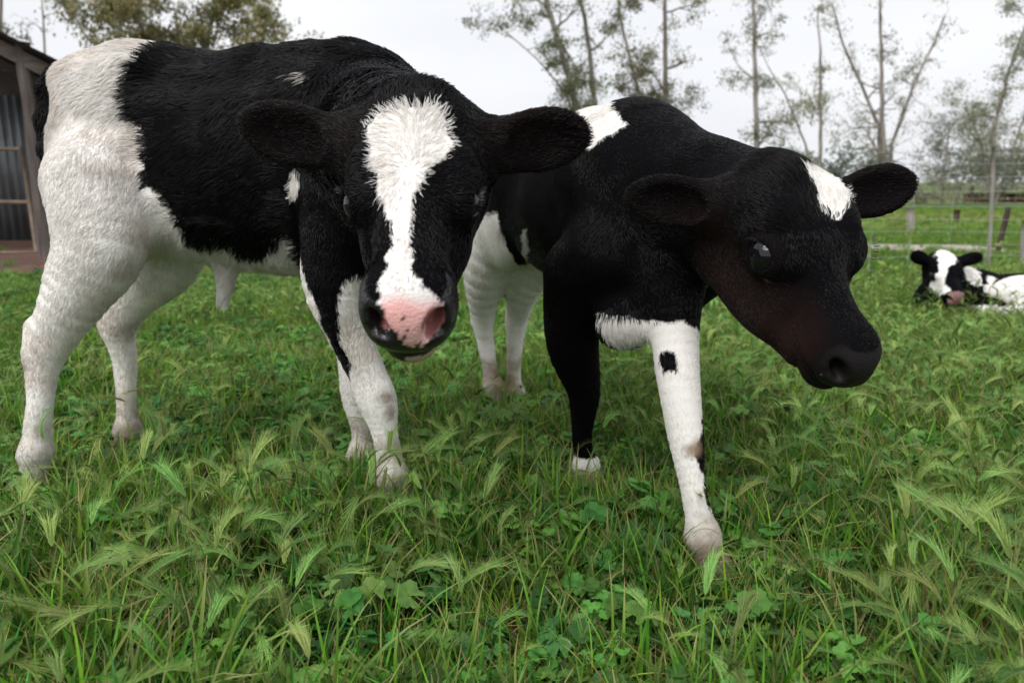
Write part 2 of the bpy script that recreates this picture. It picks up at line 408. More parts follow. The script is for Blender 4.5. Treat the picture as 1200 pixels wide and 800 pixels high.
def uvsphere(r, nu=24, nv=16, scl=(1, 1, 1)):
    V = [(0, 0, r)]
    for i in range(1, nv):
        for j in range(nu):
            a = math.pi * i / nv; bb = 2 * math.pi * j / nu
            V.append((r * math.sin(a) * math.cos(bb), r * math.sin(a) * math.sin(bb), r * math.cos(a)))
    V.append((0, 0, -r)); q = []; tr = []
    for j in range(nu):
        tr.append((0, 1 + j, 1 + (j + 1) % nu)); k = 1 + (nv - 2) * nu; tr.append((len(V) - 1, k + (j + 1) % nu, k + j))
    for i in range(nv - 2):
        for j in range(nu): q.append((1 + i * nu + j, 1 + (i + 1) * nu + j, 1 + (i + 1) * nu + (j + 1) % nu, 1 + i * nu + (j + 1) % nu))
    return np.array(V) * scl, q, tr
def hoof_mesh(p, fwd, s=1.0):
    """Cloven hoof: two claws grown together at the coronet."""
    B = Body(); f = unit([fwd[0], fwd[1], 0]); l = np.array([-f[1], f[0], 0])
    for y in (-1, 1):
        B.add('cap', a=p + l * .011 * y * s + np.array([0, 0, .040]) * s, b=p + l * .013 * y * s + f * .020 * s + np.array([0, 0, .012]) * s, ra=.017 * s, rb=.014 * s, k=.008)
        B.add('cap', a=p + l * .013 * y * s - f * .01 * s + np.array([0, 0, .012]) * s, b=p + l * .012 * y * s + f * .034 * s + np.array([0, 0, .008]) * s, ra=.013 * s, rb=.008 * s, k=.008)
    B.add('cap', a=p + f * .012 * s - np.array([0, 0, .01]), b=p + f * .05 * s + np.array([0, 0, .03]), ra=.002, rb=.0025, k=.004, sub=True)
    return B.mesh(.0035)

def finish_calf(B, root, painter, eyes, hoofs, h=.0036, nfur=90000, clumps=.006, hairmul=1.0, eye_r=.0188, seed=1, fur_on=True, smallfur=1.0, rad=.00034, lashes=True, **fk):
    loc = np.array(root.location)
    V, Q = B.mesh(h)
    for it in range(2):   # pull the net onto the true surface
        d = B.eval(V); e = .0015; g = np.stack([B.eval(V + np.eye(3)[i] * e) - d for i in range(3)], 1); g /= np.linalg.norm(g, axis=1)[:, None] + 1e-9
        V = V - g * (d * .8)[:, None] if it == 1 else V - g * (d * .6)[:, None]
    d, tg, fl, hl = B.eval(V, True)
    tags = np.array([g['tag'] for g in B.pr])[tg]
    col, wet, hm, fl2 = painter(V, tags, fl)
    hl = hl * hm * hairmul
    me = mesh_np('body', V - loc, quads=Q)
    skin = col.copy(); blk = col.sum(1) < .12
    color_attr(me, 'coat', skin); a = me.attributes.new('wet', 'FLOAT', 'POINT'); a.data.foreach_set('value', wet.astype(np.float32))
    body = link('body', me, root, M_SKIN)
    for p, nrm in eyes:
        v, q, t3 = uvsphere(eye_r); eo = link('eye', mesh_np('eye', v, quads=q, tris=t3), root, M_EYE); eo.location = p - loc
        if lashes:
            u = unit(np.cross(nrm, B.head_z)); vv = []; ff = []
            for k in range(16):
                ang = math.radians(20 + 140 * k / 25 + random.uniform(-3, 3)); dirv = u * math.cos(ang) + B.head_z * math.sin(ang)
                b0 = p + nrm * eye_r * .95 + dirv * eye_r * .85; ln = random.uniform(.007, .011)
                b1 = b0 + nrm * ln * .6 + dirv * ln * .35; b2 = b0 + nrm * ln * .85 + dirv * ln * .3 - B.head_z * ln * .35
                sd_ = unit(np.cross(dirv, nrm)) * .0004; n0 = len(vv)
                vv += [b0 - sd_, b0 + sd_, b1 + sd_ * .7, b1 - sd_ * .7, b2]; ff += [(n0, n0 + 1, n0 + 2), (n0, n0 + 2, n0 + 3), (n0 + 3, n0 + 2, n0 + 4)]
            link('eyelashes', mesh_np('eyelashes', np.array(vv) - p, tris=ff), eo, M_LASH)
    for p, f, s in hoofs:
        v, q = hoof_mesh(p, f, s); ho = link('hoof', mesh_np('hoof', v - p, quads=q), root, M_HOOF); ho.location = p - loc
    if fur_on and not QUICK:
        hl2 = hl.copy(); hc = fur(B, V, Q, col, tags, fl2, hl2, nfur, seed, clumps, rad=rad, **fk)
        hc.materials.append(M_FUR); fo = bpy.data.objects.new('fur', hc); C.objects.link(fo); fo.parent = body; fo.location = -loc
    print('calf', root['label'][:30], len(V), 'verts', round(time.time() - T0, 1), 's')
    return body

def G(px, py):
    """Point of the ground (z = 0) seen at px, py."""
    d = ray(px, py); t = -H / d[2]; return np.array([0, 0, H]) + d * t
def pix(X):
    """Where the photographer saw a coat point: used once, to stencil the markings measured off the photograph."""
    x, y, z = X[:, 0], X[:, 1], X[:, 2] - H; zc = y * cp - z * sp
    return np.stack([600 + F_PX * x / zc, 400 - F_PX * (y * sp + z * cp) / zc], 1)
def jitter(V, seed, amp=.004, sc=110):
    return V + np.stack([snoise(V, sc, seed + i, 3) for i in range(3)], 1) * amp
def dirt(col, V, at, r, amt, seed):
    for c, rr, a in zip(at, r, amt):
        d = np.linalg.norm(V - c, axis=1) / rr + .45 * snoise(V, 90, seed, 3)
        m = np.clip(1.25 - d, 0, 1)[:, None] * a
        col[:] = col * (1 - m) + DIRT * m
    return col
HOOFS = []
def joints(B, hock, fet, f, tag, s=1.0):
    """Point of the hock and the pair of dewclaws behind the fetlock."""
    f = unit([f[0], f[1], 0]); l = np.array([-f[1], f[0], 0]); up = np.array([0, 0, 1.])
    if hock is not None:
        B.add('cap', a=hock - f * .016 * s + up * .045 * s, b=hock - f * .016 * s, ra=.012 * s, rb=.014 * s, tag=tag, k=.03, hair=.008)
    for y in (-1, 1):
        B.add('ell', c=fet - f * .021 * s + l * .010 * y * s - up * .008, r=(.0065 * s,) * 3, tag=tag, k=.012, hair=.005)
        B.add('ell', c=fet + l * .006 * y * s, r=(.0165 * s,) * 3, tag=tag, k=.02, hair=.007)
def chain(*pts): return [(P(x, y, Y), r) for x, y, Y, r in pts]

# ---------------- calf with the wide white blaze
def calf_blaze():
    O = np.array([-.445, 1.43, 0]); yaw = math.radians(-13); s = 1.02
    root = thing('calf', (O[0], O[1], 0), 'black and white calf with a wide white blaze and pink nose facing the camera', 'calf', 'calves in the paddock')
    B = Body(); W, Rt = build_torso(B, O, yaw, s, hair=.024, rear=.83, wth=-.035)
    lat = Rt[:, 1]
    hO = np.array([-.1052, .8962, .6529]); hR = np.array([[0.0394, 0.9987, 0.0311], [-0.7914, 0.0501, -0.6093], [-0.6101, -0.0006, 0.7923]])
    B.head_z = hR[:, 2]
    Wh, eyes = build_head(B, hO, hR, [(-1, P(281, 147, .93), (.1, -.9, -.35), .13, .037), (1, P(690, 158, .93), (-.1, -.9, -.35), .13, .037)], eo=-.0022, ys=.93, ex=.121)
    B.add('cap', a=W(.20, 0, .66), b=Wh(-.01, 0, -.075), ra=.115, rb=.075, tag='neck', k=.06, hair=.018)
    B.add('cap', a=W(.22, 0, .72), b=Wh(.0, 0, -.05), ra=.05, rb=.045, tag='neck', k=.05, hair=.02)
    B.add('cap', a=W(.24, 0, .52), b=Wh(.02, 0, -.11), ra=.075, rb=.045, tag='neck', k=.05, hair=.016)
    near_h = G(33, 600); far_h = G(153, 541); near_f = G(470, 612); far_f = G(425, 566)
    leg(B, chain((110, 215, 1.36, .085), (118, 285, 1.34, .078), (88, 345, 1.33, .056), (54, 415, 1.33, .037), (47, 470, 1.32, .026), (42, 528, 1.32, .029), (36, 575, 1.315, .025)), 'hindR', lat, .012)
    leg(B, chain((205, 250, 1.52, .08), (198, 305, 1.53, .062), (160, 345, 1.56, .048), (140, 380, 1.57, .040), (146, 425, 1.575, .027), (148, 475, 1.575, .024), (150, 502, 1.575, .027), (152, 525, 1.578, .025)), 'hindL', lat, .012)
    leg(B, chain((402, 245, 1.27, .066), (393, 330, 1.26, .054), (408, 385, 1.265, .041), (429, 435, 1.27, .035), (442, 468, 1.27, .0365), (451, 508, 1.27, .026), (459, 553, 1.27, .027), (467, 590, 1.273, .024)), 'frontR', lat, .010)
    leg(B, chain((405, 290, 1.42, .058), (415, 400, 1.44, .040), (420, 462, 1.45, .036), (424, 505, 1.455, .024), (424, 530, 1.456, .027), (425, 550, 1.456, .024)), 'frontL', lat, .010)
    B.add('ell', c=P(98, 96, 1.47), r=(.045, .055, .038), tag='torso', k=.05, hair=.02, flow=np.array([-.5, 0, -1.]))
    FA = Rt[:, 0]; joints(B, P(54, 415, 1.33), P(42, 528, 1.32), FA, 'hindR'); joints(B, P(140, 380, 1.57), P(150, 502, 1.575), FA, 'hindL'); joints(B, None, P(461, 558, 1.27), FA, 'frontR'); joints(B, None, P(424, 530, 1.456), FA, 'frontL')
    # tail, pressed against the buttock
    tl = [(P(92, 90, 1.50), .022), (P(68, 91, 1.51), .019), (P(57, 104, 1.51), .017), (P(56, 140, 1.505), .019), (P(60, 175, 1.50), .020), (P(66, 200, 1.49), .014)]
    for (a, ra), (b, rb) in zip(tl, tl[1:]): B.add('cap', a=a, b=b, ra=ra, rb=rb, tag='tail', k=.012, hair=.014)
    B.add('cap', a=P(268, 300, 1.43), b=P(262, 348, 1.43), ra=.026, rb=.008, tag='sheath', k=.03, hair=.022)
    blk = [(188, 53), (168, 60), (148, 84), (145, 112), (148, 136), (164, 140), (170, 168), (170, 192), (168, 220), (184, 216), (196, 240), (212, 264), (236, 284), (256, 280),
           (280, 296), (312, 298), (314, 285), (330, 274), (345, 283), (354, 310), (362, 340), (372, 372), (388, 405), (402, 450), (410, 452), (408, 425), (398, 395), (391, 365), (400, 332),
           (428, 318), (560, 330), (640, 200), (600, -60), (188, -60)]
    blaze = [(440, 133), (434, 150), (433, 172), (436, 190), (444, 209), (446, 246), (457, 262), (452, 300), (446, 345), (440, 360), (520, 362), (500, 338), (478, 319), (479, 283), (484, 240), (502, 204), (518, 186), (529, 170), (522, 135), (503, 127), (468, 127)]
    pink = [(446, 345), (470, 336), (500, 338), (519, 358), (520, 374), (512, 388), (507, 397), (491, 409), (472, 402), (462, 388), (446, 381), (449, 366)]
    def paint(V, tags, fl):
        n = len(V); J = jitter(V, 11, .0045); q = pix(J); col = np.tile(WHITE, (n, 1)); wet = np.zeros(n); hm = np.ones(n)
        L = (V - O) @ Rt
        tor = np.isin(tags, ['torso', 'frontR', 'neck', 'frontL']); near = L[:, 1] < .03
        col[tor & inpoly(q, blk) & (tags != 'frontL')] = BLACK
        col[(tags == 'neck')] = BLACK; col[(tags == 'frontL') & (V[:, 2] > .34)] = BLACK
        farside = tor & (L[:, 1] > .03) & (L[:, 2] > .46) & (L[:, 0] > -.13); col[farside & (tags == 'torso')] = BLACK
        col[tor & inpoly(q, [(343, 198), (350, 205), (351, 225), (345, 236), (341, 222)])] = WHITE
        col[(tags == 'torso') & inpoly(q, [(345, 86), (358, 83), (364, 92), (356, 102)]) & (snoise(V, 300, 5, 2) > .1)] = WHITE * .7
        col[tags == 'tail'] = BLACK
        hd = np.isin(tags, ['head', 'lid', 'ear'])
        hl = (V - hO) @ hR; front = hl[:, 2] > -.115
        col[hd] = BLACK; em = ((tags == 'ear') * .5 * np.clip(.5 + .4 * snoise(V, 30, 61, 3), 0, 1))[:, None]; col = col * (1 - em) + BROWN * .7 * em
        col[hd & front & inpoly(q, blaze) & (tags == 'head') & ((hl[:, 2] > -.06) | (hl[:, 0] > .2))] = WHITE
        q0 = pix(jitter(V, 21, .0018, 160))
        pk = hd & (tags == 'head') & inpoly(q0, pink) & (hl[:, 0] > .19)
        gm = np.clip((q0[pk][:, 1] - 340 + 5 * snoise(V[pk], 60, 3, 3)) / 20, 0, 1)[:, None]; tone = np.array([.80, .47, .44]) * (1 + .14 * snoise(V[pk], 55, 9, 4))[:, None] + np.array([.10, -.02, -.02]) * snoise(V[pk], 30, 10, 2)[:, None]
        col[pk] = WHITE * .85 * (1 - gm) + np.clip(tone, .02, .9) * gm
        for y in (-1, 1):
            ns = (tags == 'head') & (np.linalg.norm((V - Wh(.2745, .027 * y, -.056)) @ hR / np.array([.030, .0108, .018]), axis=1) < 1.0); col[ns & pk] *= np.array([.45, .28, .28])
        # inside of the pink nostril is redder with the hollow's shade painted in, dark freckles on the nose leather
        for (x, y, r) in [(472, 376, 1.6), (478, 388, 1.2), (475, 395, 1.6), (460, 376, 1.0), (493, 402, 1.2), (488, 406, 1.6), (484, 410, 2)]:
            col[pk & (np.hypot(*(q0 - (x, y)).T) < r * 1.7)] = BLACK * 2
        muz = (tags == 'head') & (hl[:, 0] > .225) & (hl[:, 2] < -.035); blkm = muz & ~pk; col[blkm] = SKIN
        chin = (tags == 'head') & (hl[:, 2] < -.108) & (hl[:, 0] > .19) & (hl[:, 1] > -.005); col[chin] = np.array([.5, .36, .30])
        nose = muz | pk; wet[nose] = .9; hm[nose] = .12; hm[pk & (q0[:, 1] > 352)] = 0; hm[(tags == 'head') & (hl[:, 0] > .255)] = 0
        hm[tags == 'lid'] = .5
        # face whorl: hair climbs the forehead and fans out, and runs down the nose
        f2 = fl
        up = hd & (tags == 'head') & (hl[:, 2] > -.075) & (hl[:, 0] < .24)
        d = hl[up][:, :2] - np.array([.125, .0]); d /= np.linalg.norm(d, axis=1)[:, None] + 1e-6; d[:, 0] += .25; d += .35 * np.stack([snoise(V[up], 60, 91, 2), snoise(V[up], 60, 92, 2)], 1)
        f2[up] = d[:, :1] * hR[:, 0] + d[:, 1:2] * hR[:, 1]; up = up & (hl[:, 0] < .11)
        hm[up & (col.sum(1) > 1)] = .95
        bel = (tags == 'torso') & (L[:, 2] < .50) & (L[:, 0] < .1); hm[bel] *= 1.6; f2[bel] = f2[bel] * .4 + np.array([0, 0, -1.])
        hm[(tags == 'head') & (hm > .5)] *= 1.18
        legs = np.isin(tags, ['hindR', 'hindL', 'frontR', 'frontL'])
        hm[legs & (V[:, 2] < .28)] *= .85
        col = dirt(col, V, [near_h + (0, -.02, .07), far_h + (0, 0, .07), near_f + (0, 0, .06), far_f + (0, 0, .06)], [.09, .08, .09, .08], [.5, .7, .6, .6], 31)
        col = dirt(col, V, [P(461, 470, 1.235), P(464, 487, 1.235), P(26, 427, 1.31), P(152, 320, 1.3), P(165, 322, 1.3), P(150, 390, 1.54), P(165, 250, 1.27)], [.024, .022, .014, .03, .02, .03, .012], [1.1, 1.1, .7, .5, .4, .35, .6], 33)
        st = legs | (tags == 'torso'); wh = st & (col.sum(1) > 1)
        m = np.clip(snoise(V[wh], 26, 41, 4) * .9 - .25, 0, .28)[:, None]; col[wh] = col[wh] * (1 - m) + np.array([.56, .45, .36]) * m
        return col, wet, hm, f2
    finish_calf(B, root, paint, eyes, [(g - np.array([0, 0, -.004]), Rt[:, 0] + np.array([0, -.15, 0]), 1.1) for g in (near_h, far_h, near_f, far_f)], nfur=300000, clumps=.0062, seed=3, rad=.00036, clump_amt=.85, wav=.002, lift=.27)
    return root

# ---------------- dark faced calf stepping to the right
def calf_dark():
    O = np.array([.15, 1.50, 0]); yaw = math.radians(-68); s = .90
    root = thing('calf', (O[0], O[1], 0), 'dark faced calf with a small white forehead spot stepping forward to the right', 'calf', 'calves in the paddock')
    B = Body(); W, Rt = build_torso(B, O, yaw, s, hair=.011, wth=-.042)
    lat = Rt[:, 1]
    x = unit([.25, -.66, -.71]); y = unit(np.array([.93, .38, .06]) - x * (x @ np.array([.93, .38, .06]))); z = np.cross(x, y)
    hR = np.stack([x, y, z], 1); hO = np.array([.345, 1.02, .585])
    B.head_z = z
    Wh, eyes = build_head(B, hO, hR, [(-1, P(735, 232, 1.08), (.25, -.9, -.3), .12, .036), (1, P(1073, 214, 1.05), (-.4, -.9, -.2), .11, .034)], s=.96, wide=1.20, jd=.034, eo=.003, lidR=.0235, nb=.84, mz=.88, ex=.108, nd=.006)
    B.add('cap', a=W(.20, 0, .68), b=Wh(-.01, 0, -.075), ra=.098, rb=.062, tag='neck', k=.06, hair=.012)
    B.add('cap', a=W(.16, 0, .72), b=Wh(-.01, 0, -.06), ra=.04, rb=.032, tag='neck', k=.05, hair=.012)
    B.add('cap', a=W(.25, 0, .54), b=Wh(.02, 0, -.11), ra=.075, rb=.045, tag='neck', k=.05, hair=.011)
    B.add('ell', c=P(733, 378, 1.22), r=(.045, .045, .038), tag='torso', k=.04, hair=.022, flow=np.array([.2, -.2, -1.]))
    fr = G(688, 582); fl_ = G(836, 694); hr = G(576, 488); hl_ = G(606, 481)
    leg(B, chain((672, 320, 1.30, .058), (671, 400, 1.35, .053), (684, 459, 1.38, .037), (682, 512, 1.395, .024), (687, 545, 1.40, .026), (690, 565, 1.40, .024)), 'frontR', lat, .008)
    leg(B, chain((785, 330, 1.20, .06), (790, 390, 1.16, .044), (796, 455, 1.12, .037), (805, 520, 1.09, .031), (812, 570, 1.07, .024), (824, 628, 1.055, .027), (833, 668, 1.05, .023)), 'frontL', lat, .008)
    leg(B, chain((590, 240, 1.78, .085), (570, 315, 1.83, .062), (566, 375, 1.89, .034), (573, 425, 1.9, .025), (577, 452, 1.9, .030), (577, 475, 1.9, .026)), 'hindR', lat, .009)
    leg(B, chain((660, 270, 1.78, .085), (618, 325, 1.84, .055), (606, 375, 1.92, .033), (602, 430, 1.93, .024), (604, 460, 1.93, .026)), 'hindL', lat, .009)
    FB = Rt[:, 0]; joints(B, None, P(687, 545, 1.40), FB, 'frontR', .9); joints(B, None, P(824, 628, 1.055), unit([.45, -.85, 0]), 'frontL', .95); joints(B, P(566, 375, 1.89), P(577, 452, 1.9), FB, 'hindR', .9); joints(B, P(606, 375, 1.92), P(604, 460, 1.93), FB, 'hindL', .9)
    tl = [(W(-.36, 0, .72), .02), (W(-.42, 0, .68), .018), (W(-.43, 0, .5), .018), (W(-.43, 0, .36), .022)]
    for (a, ra), (b, rb) in zip(tl, tl[1:]): B.add('cap', a=a, b=b, ra=ra, rb=rb, tag='tail', k=.012, hair=.02)
    spot = [(946, 196), (958, 200), (975, 202), (990, 212), (997, 226), (996, 243), (986, 257), (974, 255), (962, 240), (955, 222), (948, 210)]
    sad = [(700, 108), (722, 108), (720, 122), (726, 138), (733, 146), (716, 158), (700, 166), (688, 176), (679, 170), (676, 150), (672, 130), (686, 116)]
    def paint(V, tags, fl):
        n = len(V); J = jitter(V, 51, .003); q = pix(J); col = np.tile(BLACK * .9, (n, 1)); wet = np.zeros(n); hm = np.ones(n)
        L = (V - O) @ Rt
        top = (tags == 'torso') & (L[:, 2] > .5)
        col[(np.isin(tags, ['torso', 'neck'])) & inpoly(q, sad) & (L[:, 2] > .45)] = WHITE
        rear = np.isin(tags, ['hindR', 'hindL', 'torso'])
        wh = rear & ((inpoly(q, [(500, 246), (583, 249), (590, 275), (597, 296), (606, 312), (616, 335), (640, 380), (640, 520), (500, 520)])) | ((V[:, 2] < .40) & (L[:, 0] < -.12)))
        col[wh] = WHITE
        col[(tags == 'torso') & inpoly(q, [(613, 268), (618, 266), (620, 290), (617, 308), (612, 296)])] = WHITE * .8
        col[np.isin(tags, ['torso', 'neck', 'frontL']) & inpoly(q, [(697, 366), (712, 372), (735, 369), (760, 380), (775, 384), (772, 398), (752, 403), (730, 406), (712, 398)]) & (L[:, 2] < .56)] = WHITE
        fll = (tags == 'frontL') | ((tags == 'torso') & (V[:, 2] < .42) & (L[:, 1] > 0))
        col[fll & inpoly(q, [(753, 376), (800, 376), (818, 386), (824, 400), (824, 455), (822, 500), (815, 530), (822, 545), (826, 580), (860, 640), (860, 720), (780, 720), (774, 520), (766, 470), (770, 450), (758, 430)])] = WHITE
        col[fll & inpoly(q, [(774, 412), (786, 410), (793, 414), (792, 434), (776, 436), (772, 424)])] = BLACK
        col[(tags == 'frontR') & (V[:, 2] < .075)] = WHITE
        hd = np.isin(tags, ['head', 'lid', 'ear']); h = (V - hO) @ hR
        col[hd] = BLACK
        # warm brown tinge on the cheek, muzzle and inside the ears
        m = np.clip((h[:, 0] + .02) / .08, 0, 1) * np.clip((-.030 - h[:, 2]) / .045, 0, 1) * hd; m = m * np.clip(1.25 - np.abs(h[:, 0] - .235) * 0 - 12 * np.clip(h[:, 0] - .20, 0, 1), .3, 1); m = np.clip(m + (tags == 'ear') * .22, 0, 1) * (.7 + .3 * snoise(V, 40, 61, 3))
        m = np.clip(m, 0, 1)[:, None]; col = np.where(hd[:, None], col * (1 - m) + BROWN * .85 * m, col)
        col[np.isin(tags, ['head', 'ear']) & inpoly(q, spot) & (h[:, 0] < .15) & (h[:, 2] > -.09)] = WHITE
        le = np.linalg.norm(V - Wh(.114, -.056, -.040), axis=1); col[(tags == 'lid')] = BLACK + BROWN * .12
        leather = (tags == 'head') & (h[:, 0] > .238 + .006 * snoise(V, 120, 5, 2)) & (h[:, 2] < -.035); col[leather] = SKIN * .5 + BROWN * .1; wet[leather] = .55 * np.clip((h[leather][:, 0] - .235) / .03, 0, 1); hm[leather] = .1; hm[(tags == 'head') & (h[:, 0] > .26)] = 0
        near = np.linalg.norm(V - Wh(.130, -.062, -.060), axis=1) < .0032; col[near] = (.16, .10, .06)
        nn = np.linalg.norm(V - Wh(.262, -.045, -.078), axis=1) + .002 * snoise(V, 300, 3, 2) < .0045; col[nn] = (.22, .14, .08)
        f2 = fl
        up = (tags == 'head') & (h[:, 0] < .10) & (h[:, 2] > -.06)
        d = h[up][:, :2] - np.array([.115, .0]); d /= np.linalg.norm(d, axis=1)[:, None] + 1e-6
        f2[up] = d[:, :1] * hR[:, 0] + d[:, 1:2] * hR[:, 1]
        hm[hd] *= .9; hm[up] *= 1.3; hm[tags == 'lid'] = .4
        legs = np.isin(tags, ['hindR', 'hindL', 'frontR', 'frontL']); hm[legs & (V[:, 2] < .3)] *= .9
        col = dirt(col, V, [fl_ + (0, 0, .05), hr + (0, 0, .08), hl_ + (0, 0, .03)], [.055, .10, .05], [.85, .95, .5], 71)
        col = dirt(col, V, [P(816, 528, 1.06), P(806, 530, 1.06), P(806, 598, 1.03)], [.016, .012, .02], [.85, .6, .3], 73)
        return col, wet, hm, f2
    finish_calf(B, root, paint, eyes, [(fr, Rt[:, 0], 1.), (fl_, unit([.45, -.85, 0]), 1.), (hr, Rt[:, 0], 1.), (hl_, Rt[:, 0], 1.)], nfur=280000, eye_r=.0236, clumps=.0045, seed=5, rad=.00032, lift=.17, curl=.5, clump_amt=.6)
    return root

# ---------------- calf lying in the grass by the fence
def calf_lying():
    c0 = G(1185, 372); Y = 3.45
    root = thing('calf', (c0[0], Y, 0), 'small black and white calf lying in the grass near the wire fence', 'calf', 'calves in the paddock')
    B = Body(); hx = unit([-.10, -.83, -.55]); hz = unit(np.cross(hx, unit([.99, -.10, .06]))); hR = np.stack([hx, np.cross(hz, hx), hz], 1)
    hO = P(1105, 297, 3.42); B.head_z = hR[:, 2]
    Wh, eyes = build_head(B, hO, hR, [(-1, P(1068, 297, 3.38), (.1, -.9, -.2), .13, .030), (1, P(1152, 300, 3.38), (-.1, -.9, -.2), .13, .030)], cup=False, s=.88)
    def e(px, py, Yd, r, tag='torso', k=.05, **kw): B.add('ell', c=P(px, py, Yd), r=r, tag=tag, k=k, hair=.012, flow=np.array([1, 0, -.3]), **kw)
    e(1245, 347, 3.58, (.26, .15, .115)); e(1185, 347, 3.56, (.19, .14, .10)); e(1146, 343, 3.53, (.11, .11, .10))
    e(1115, 350, 3.48, (.13, .09, .09)); e(1095, 350, 3.44, (.085, .07, .07))
    B.add('cap', a=P(1136, 340, 3.53), b=Wh(.0, 0, -.08), ra=.085, rb=.06, tag='torso', k=.04)
    e(1200, 346, 3.36, (.15, .07, .085), 'thigh', k=.02); B.add('cap', a=P(1225, 362, 3.3), b=P(1187, 366, 3.25), ra=.035, rb=.028, tag='thigh', k=.03)
    B.add('cap', a=P(1187, 366, 3.25), b=P(1176, 369, 3.24), ra=.026, rb=.03, tag='thigh', k=.02)
    B.add('cap', a=P(1140, 352, 3.36), b=P(1168, 360, 3.27), ra=.045, rb=.03, tag='foreleg', k=.03); B.add('cap', a=P(1168, 360, 3.27), b=P(1152, 363, 3.24), ra=.026, rb=.024, tag='foreleg', k=.02)
    def paint(V, tags, fl):
        n = len(V); q = pix(jitter(V, 81, .006)); col = np.tile(BLACK, (n, 1)); wet = np.zeros(n); hm = np.ones(n)
        body = np.isin(tags, ['torso', 'foreleg'])
        col[body & inpoly(q, [(1123, 315), (1130, 310), (1138, 311), (1146, 316), (1150, 326), (1152, 336), (1144, 337), (1136, 332), (1132, 322), (1124, 318)])] = WHITE
        col[body & inpoly(q, [(1156, 323), (1165, 326), (1163, 334), (1161, 348), (1158, 346), (1152, 336), (1158, 333)])] = WHITE
        col[tags == 'thigh'] = WHITE; col[(tags == 'foreleg') & (q[:, 1] > 358)] = WHITE
        h = (V - hO) @ hR; hd = np.isin(tags, ['head', 'lid', 'ear']); col[hd] = BLACK
        col[(tags == 'head') & (h[:, 2] > -.09) & (inpoly(q, [(1097, 294), (1104, 290), (1113, 292), (1122, 299), (1119, 308), (1111, 315), (1107, 324), (1108, 332), (1113, 338), (1110, 344), (1102, 346), (1092, 340), (1088, 334), (1094, 328), (1100, 318), (1101, 308), (1096, 300)]))] = WHITE
        nose = (tags == 'head') & (h[:, 0] > .225) & (h[:, 2] > -.08) & (np.abs(h[:, 1]) < .03); col[nose] = np.array([.24, .12, .12]); hm[nose] = 0; wet[nose] = .5
        return col, wet, hm, fl
    finish_calf(B, root, paint, eyes, [], h=.0075, nfur=30000, clumps=.012, seed=9, rad=.0006, lashes=False)

calf_blaze(); calf_dark(); calf_lying()
HOOFS = [tuple(G(*q)[:2]) for q in ((33, 600), (153, 541), (470, 612), (425, 566), (688, 582), (836, 694), (576, 488), (606, 481))]


# ------------------------------------------------------------------ terrain
def sstep(a, b, x): t = np.clip((x - a) / (b - a), 0, 1); return t * t * (3 - 2 * t)
def zg(X, Y):
    """Height of the paddock: level by the calves, a shallow dip beyond, rising to the tree line."""
    X = np.asarray(X, float); Y = np.asarray(Y, float)
    z = -1.43 * sstep(9, 85, Y) + 1.0 * sstep(90, 220, Y)
    return z + .015 * np.sin(X * 1.3 + Y * .7) * sstep(3, 6, Y) + .05 * np.sin(X * .21 + 1) * sstep(15, 40, Y)
def strip_sheet(name, xs, ys, mat, lift=0.0, edge=None):
    gx, gy = np.meshgrid(xs, ys, indexing='ij'); V = np.stack([gx.ravel(), gy.ravel(), zg(gx, gy).ravel() + lift], 1)
    if edge is not None: V = edge(V)
    nx, ny = len(xs), len(ys); i = np.arange(nx - 1)[:, None] * ny + np.arange(ny - 1)[None]; i = i.ravel()
    q = np.stack([i, i + ny, i + ny + 1, i + 1], 1)
    return link(name, mesh_np(name, V, quads=q), None, mat)
# pasture material: near soil under the grass, mottled greens, drier band further off
m, t, b, out = material('pasture'); l = t.links.new
tc = N(t, 'ShaderNodeTexCoord'); sx = N(t, 'ShaderNodeSeparateXYZ'); l(tc.outputs['Object'], sx.inputs[0])
n1 = N(t, 'ShaderNodeTexNoise'); n1.inputs['Scale'].default_value = 9; n1.inputs['Detail'].default_value = 8; n1.inputs['Roughness'].default_value = .7; l(tc.outputs['Object'], n1.inputs[0])
mp = N(t, 'ShaderNodeMapping'); mp.inputs['Scale'].default_value = (.25, .9, 1); n2 = N(t, 'ShaderNodeTexNoise'); n2.inputs['Scale'].default_value = 1.0; n2.inputs['Detail'].default_value = 7
l(tc.outputs['Object'], mp.inputs[0]); l(mp.outputs[0], n2.inputs[0])
near = N(t, 'ShaderNodeValToRGB'); near.color_ramp.elements[0].position = .35; near.color_ramp.elements[0].color = (.030, .016, .010, 1); near.color_ramp.elements[1].position = .62; near.color_ramp.elements[1].color = (.035, .035, .014, 1)
l(n1.outputs[0], near.inputs[0])
ad = N(t, 'ShaderNodeMath', operation='MULTIPLY_ADD'); ad.inputs[1].default_value = 7.0; l(n2.outputs[0], ad.inputs[0]); l(sx.outputs['Y'], ad.inputs[2])
mr = N(t, 'ShaderNodeMapRange'); mr.inputs['From Min'].default_value = 0; mr.inputs['From Max'].default_value = 120; l(ad.outputs[0], mr.inputs[0])
band = N(t, 'ShaderNodeValToRGB'); e = band.color_ramp.elements; e[0].position = .0; e[0].color = (.085, .17, .03, 1); e[1].position = 1; e[1].color = (.15, .20, .085, 1)
for pos, c in [(.10, (.105, .185, .035)), (.128, (.17, .20, .055)), (.155, (.27, .24, .10)), (.172, (.24, .22, .09)), (.19, (.07, .13, .03)), (.30, (.06, .12, .03)), (.40, (.10, .17, .05)), (.8, (.13, .19, .07))]:
    k = e.new(pos); k.color = (*c, 1)
l(mr.outputs[0], band.inputs[0])
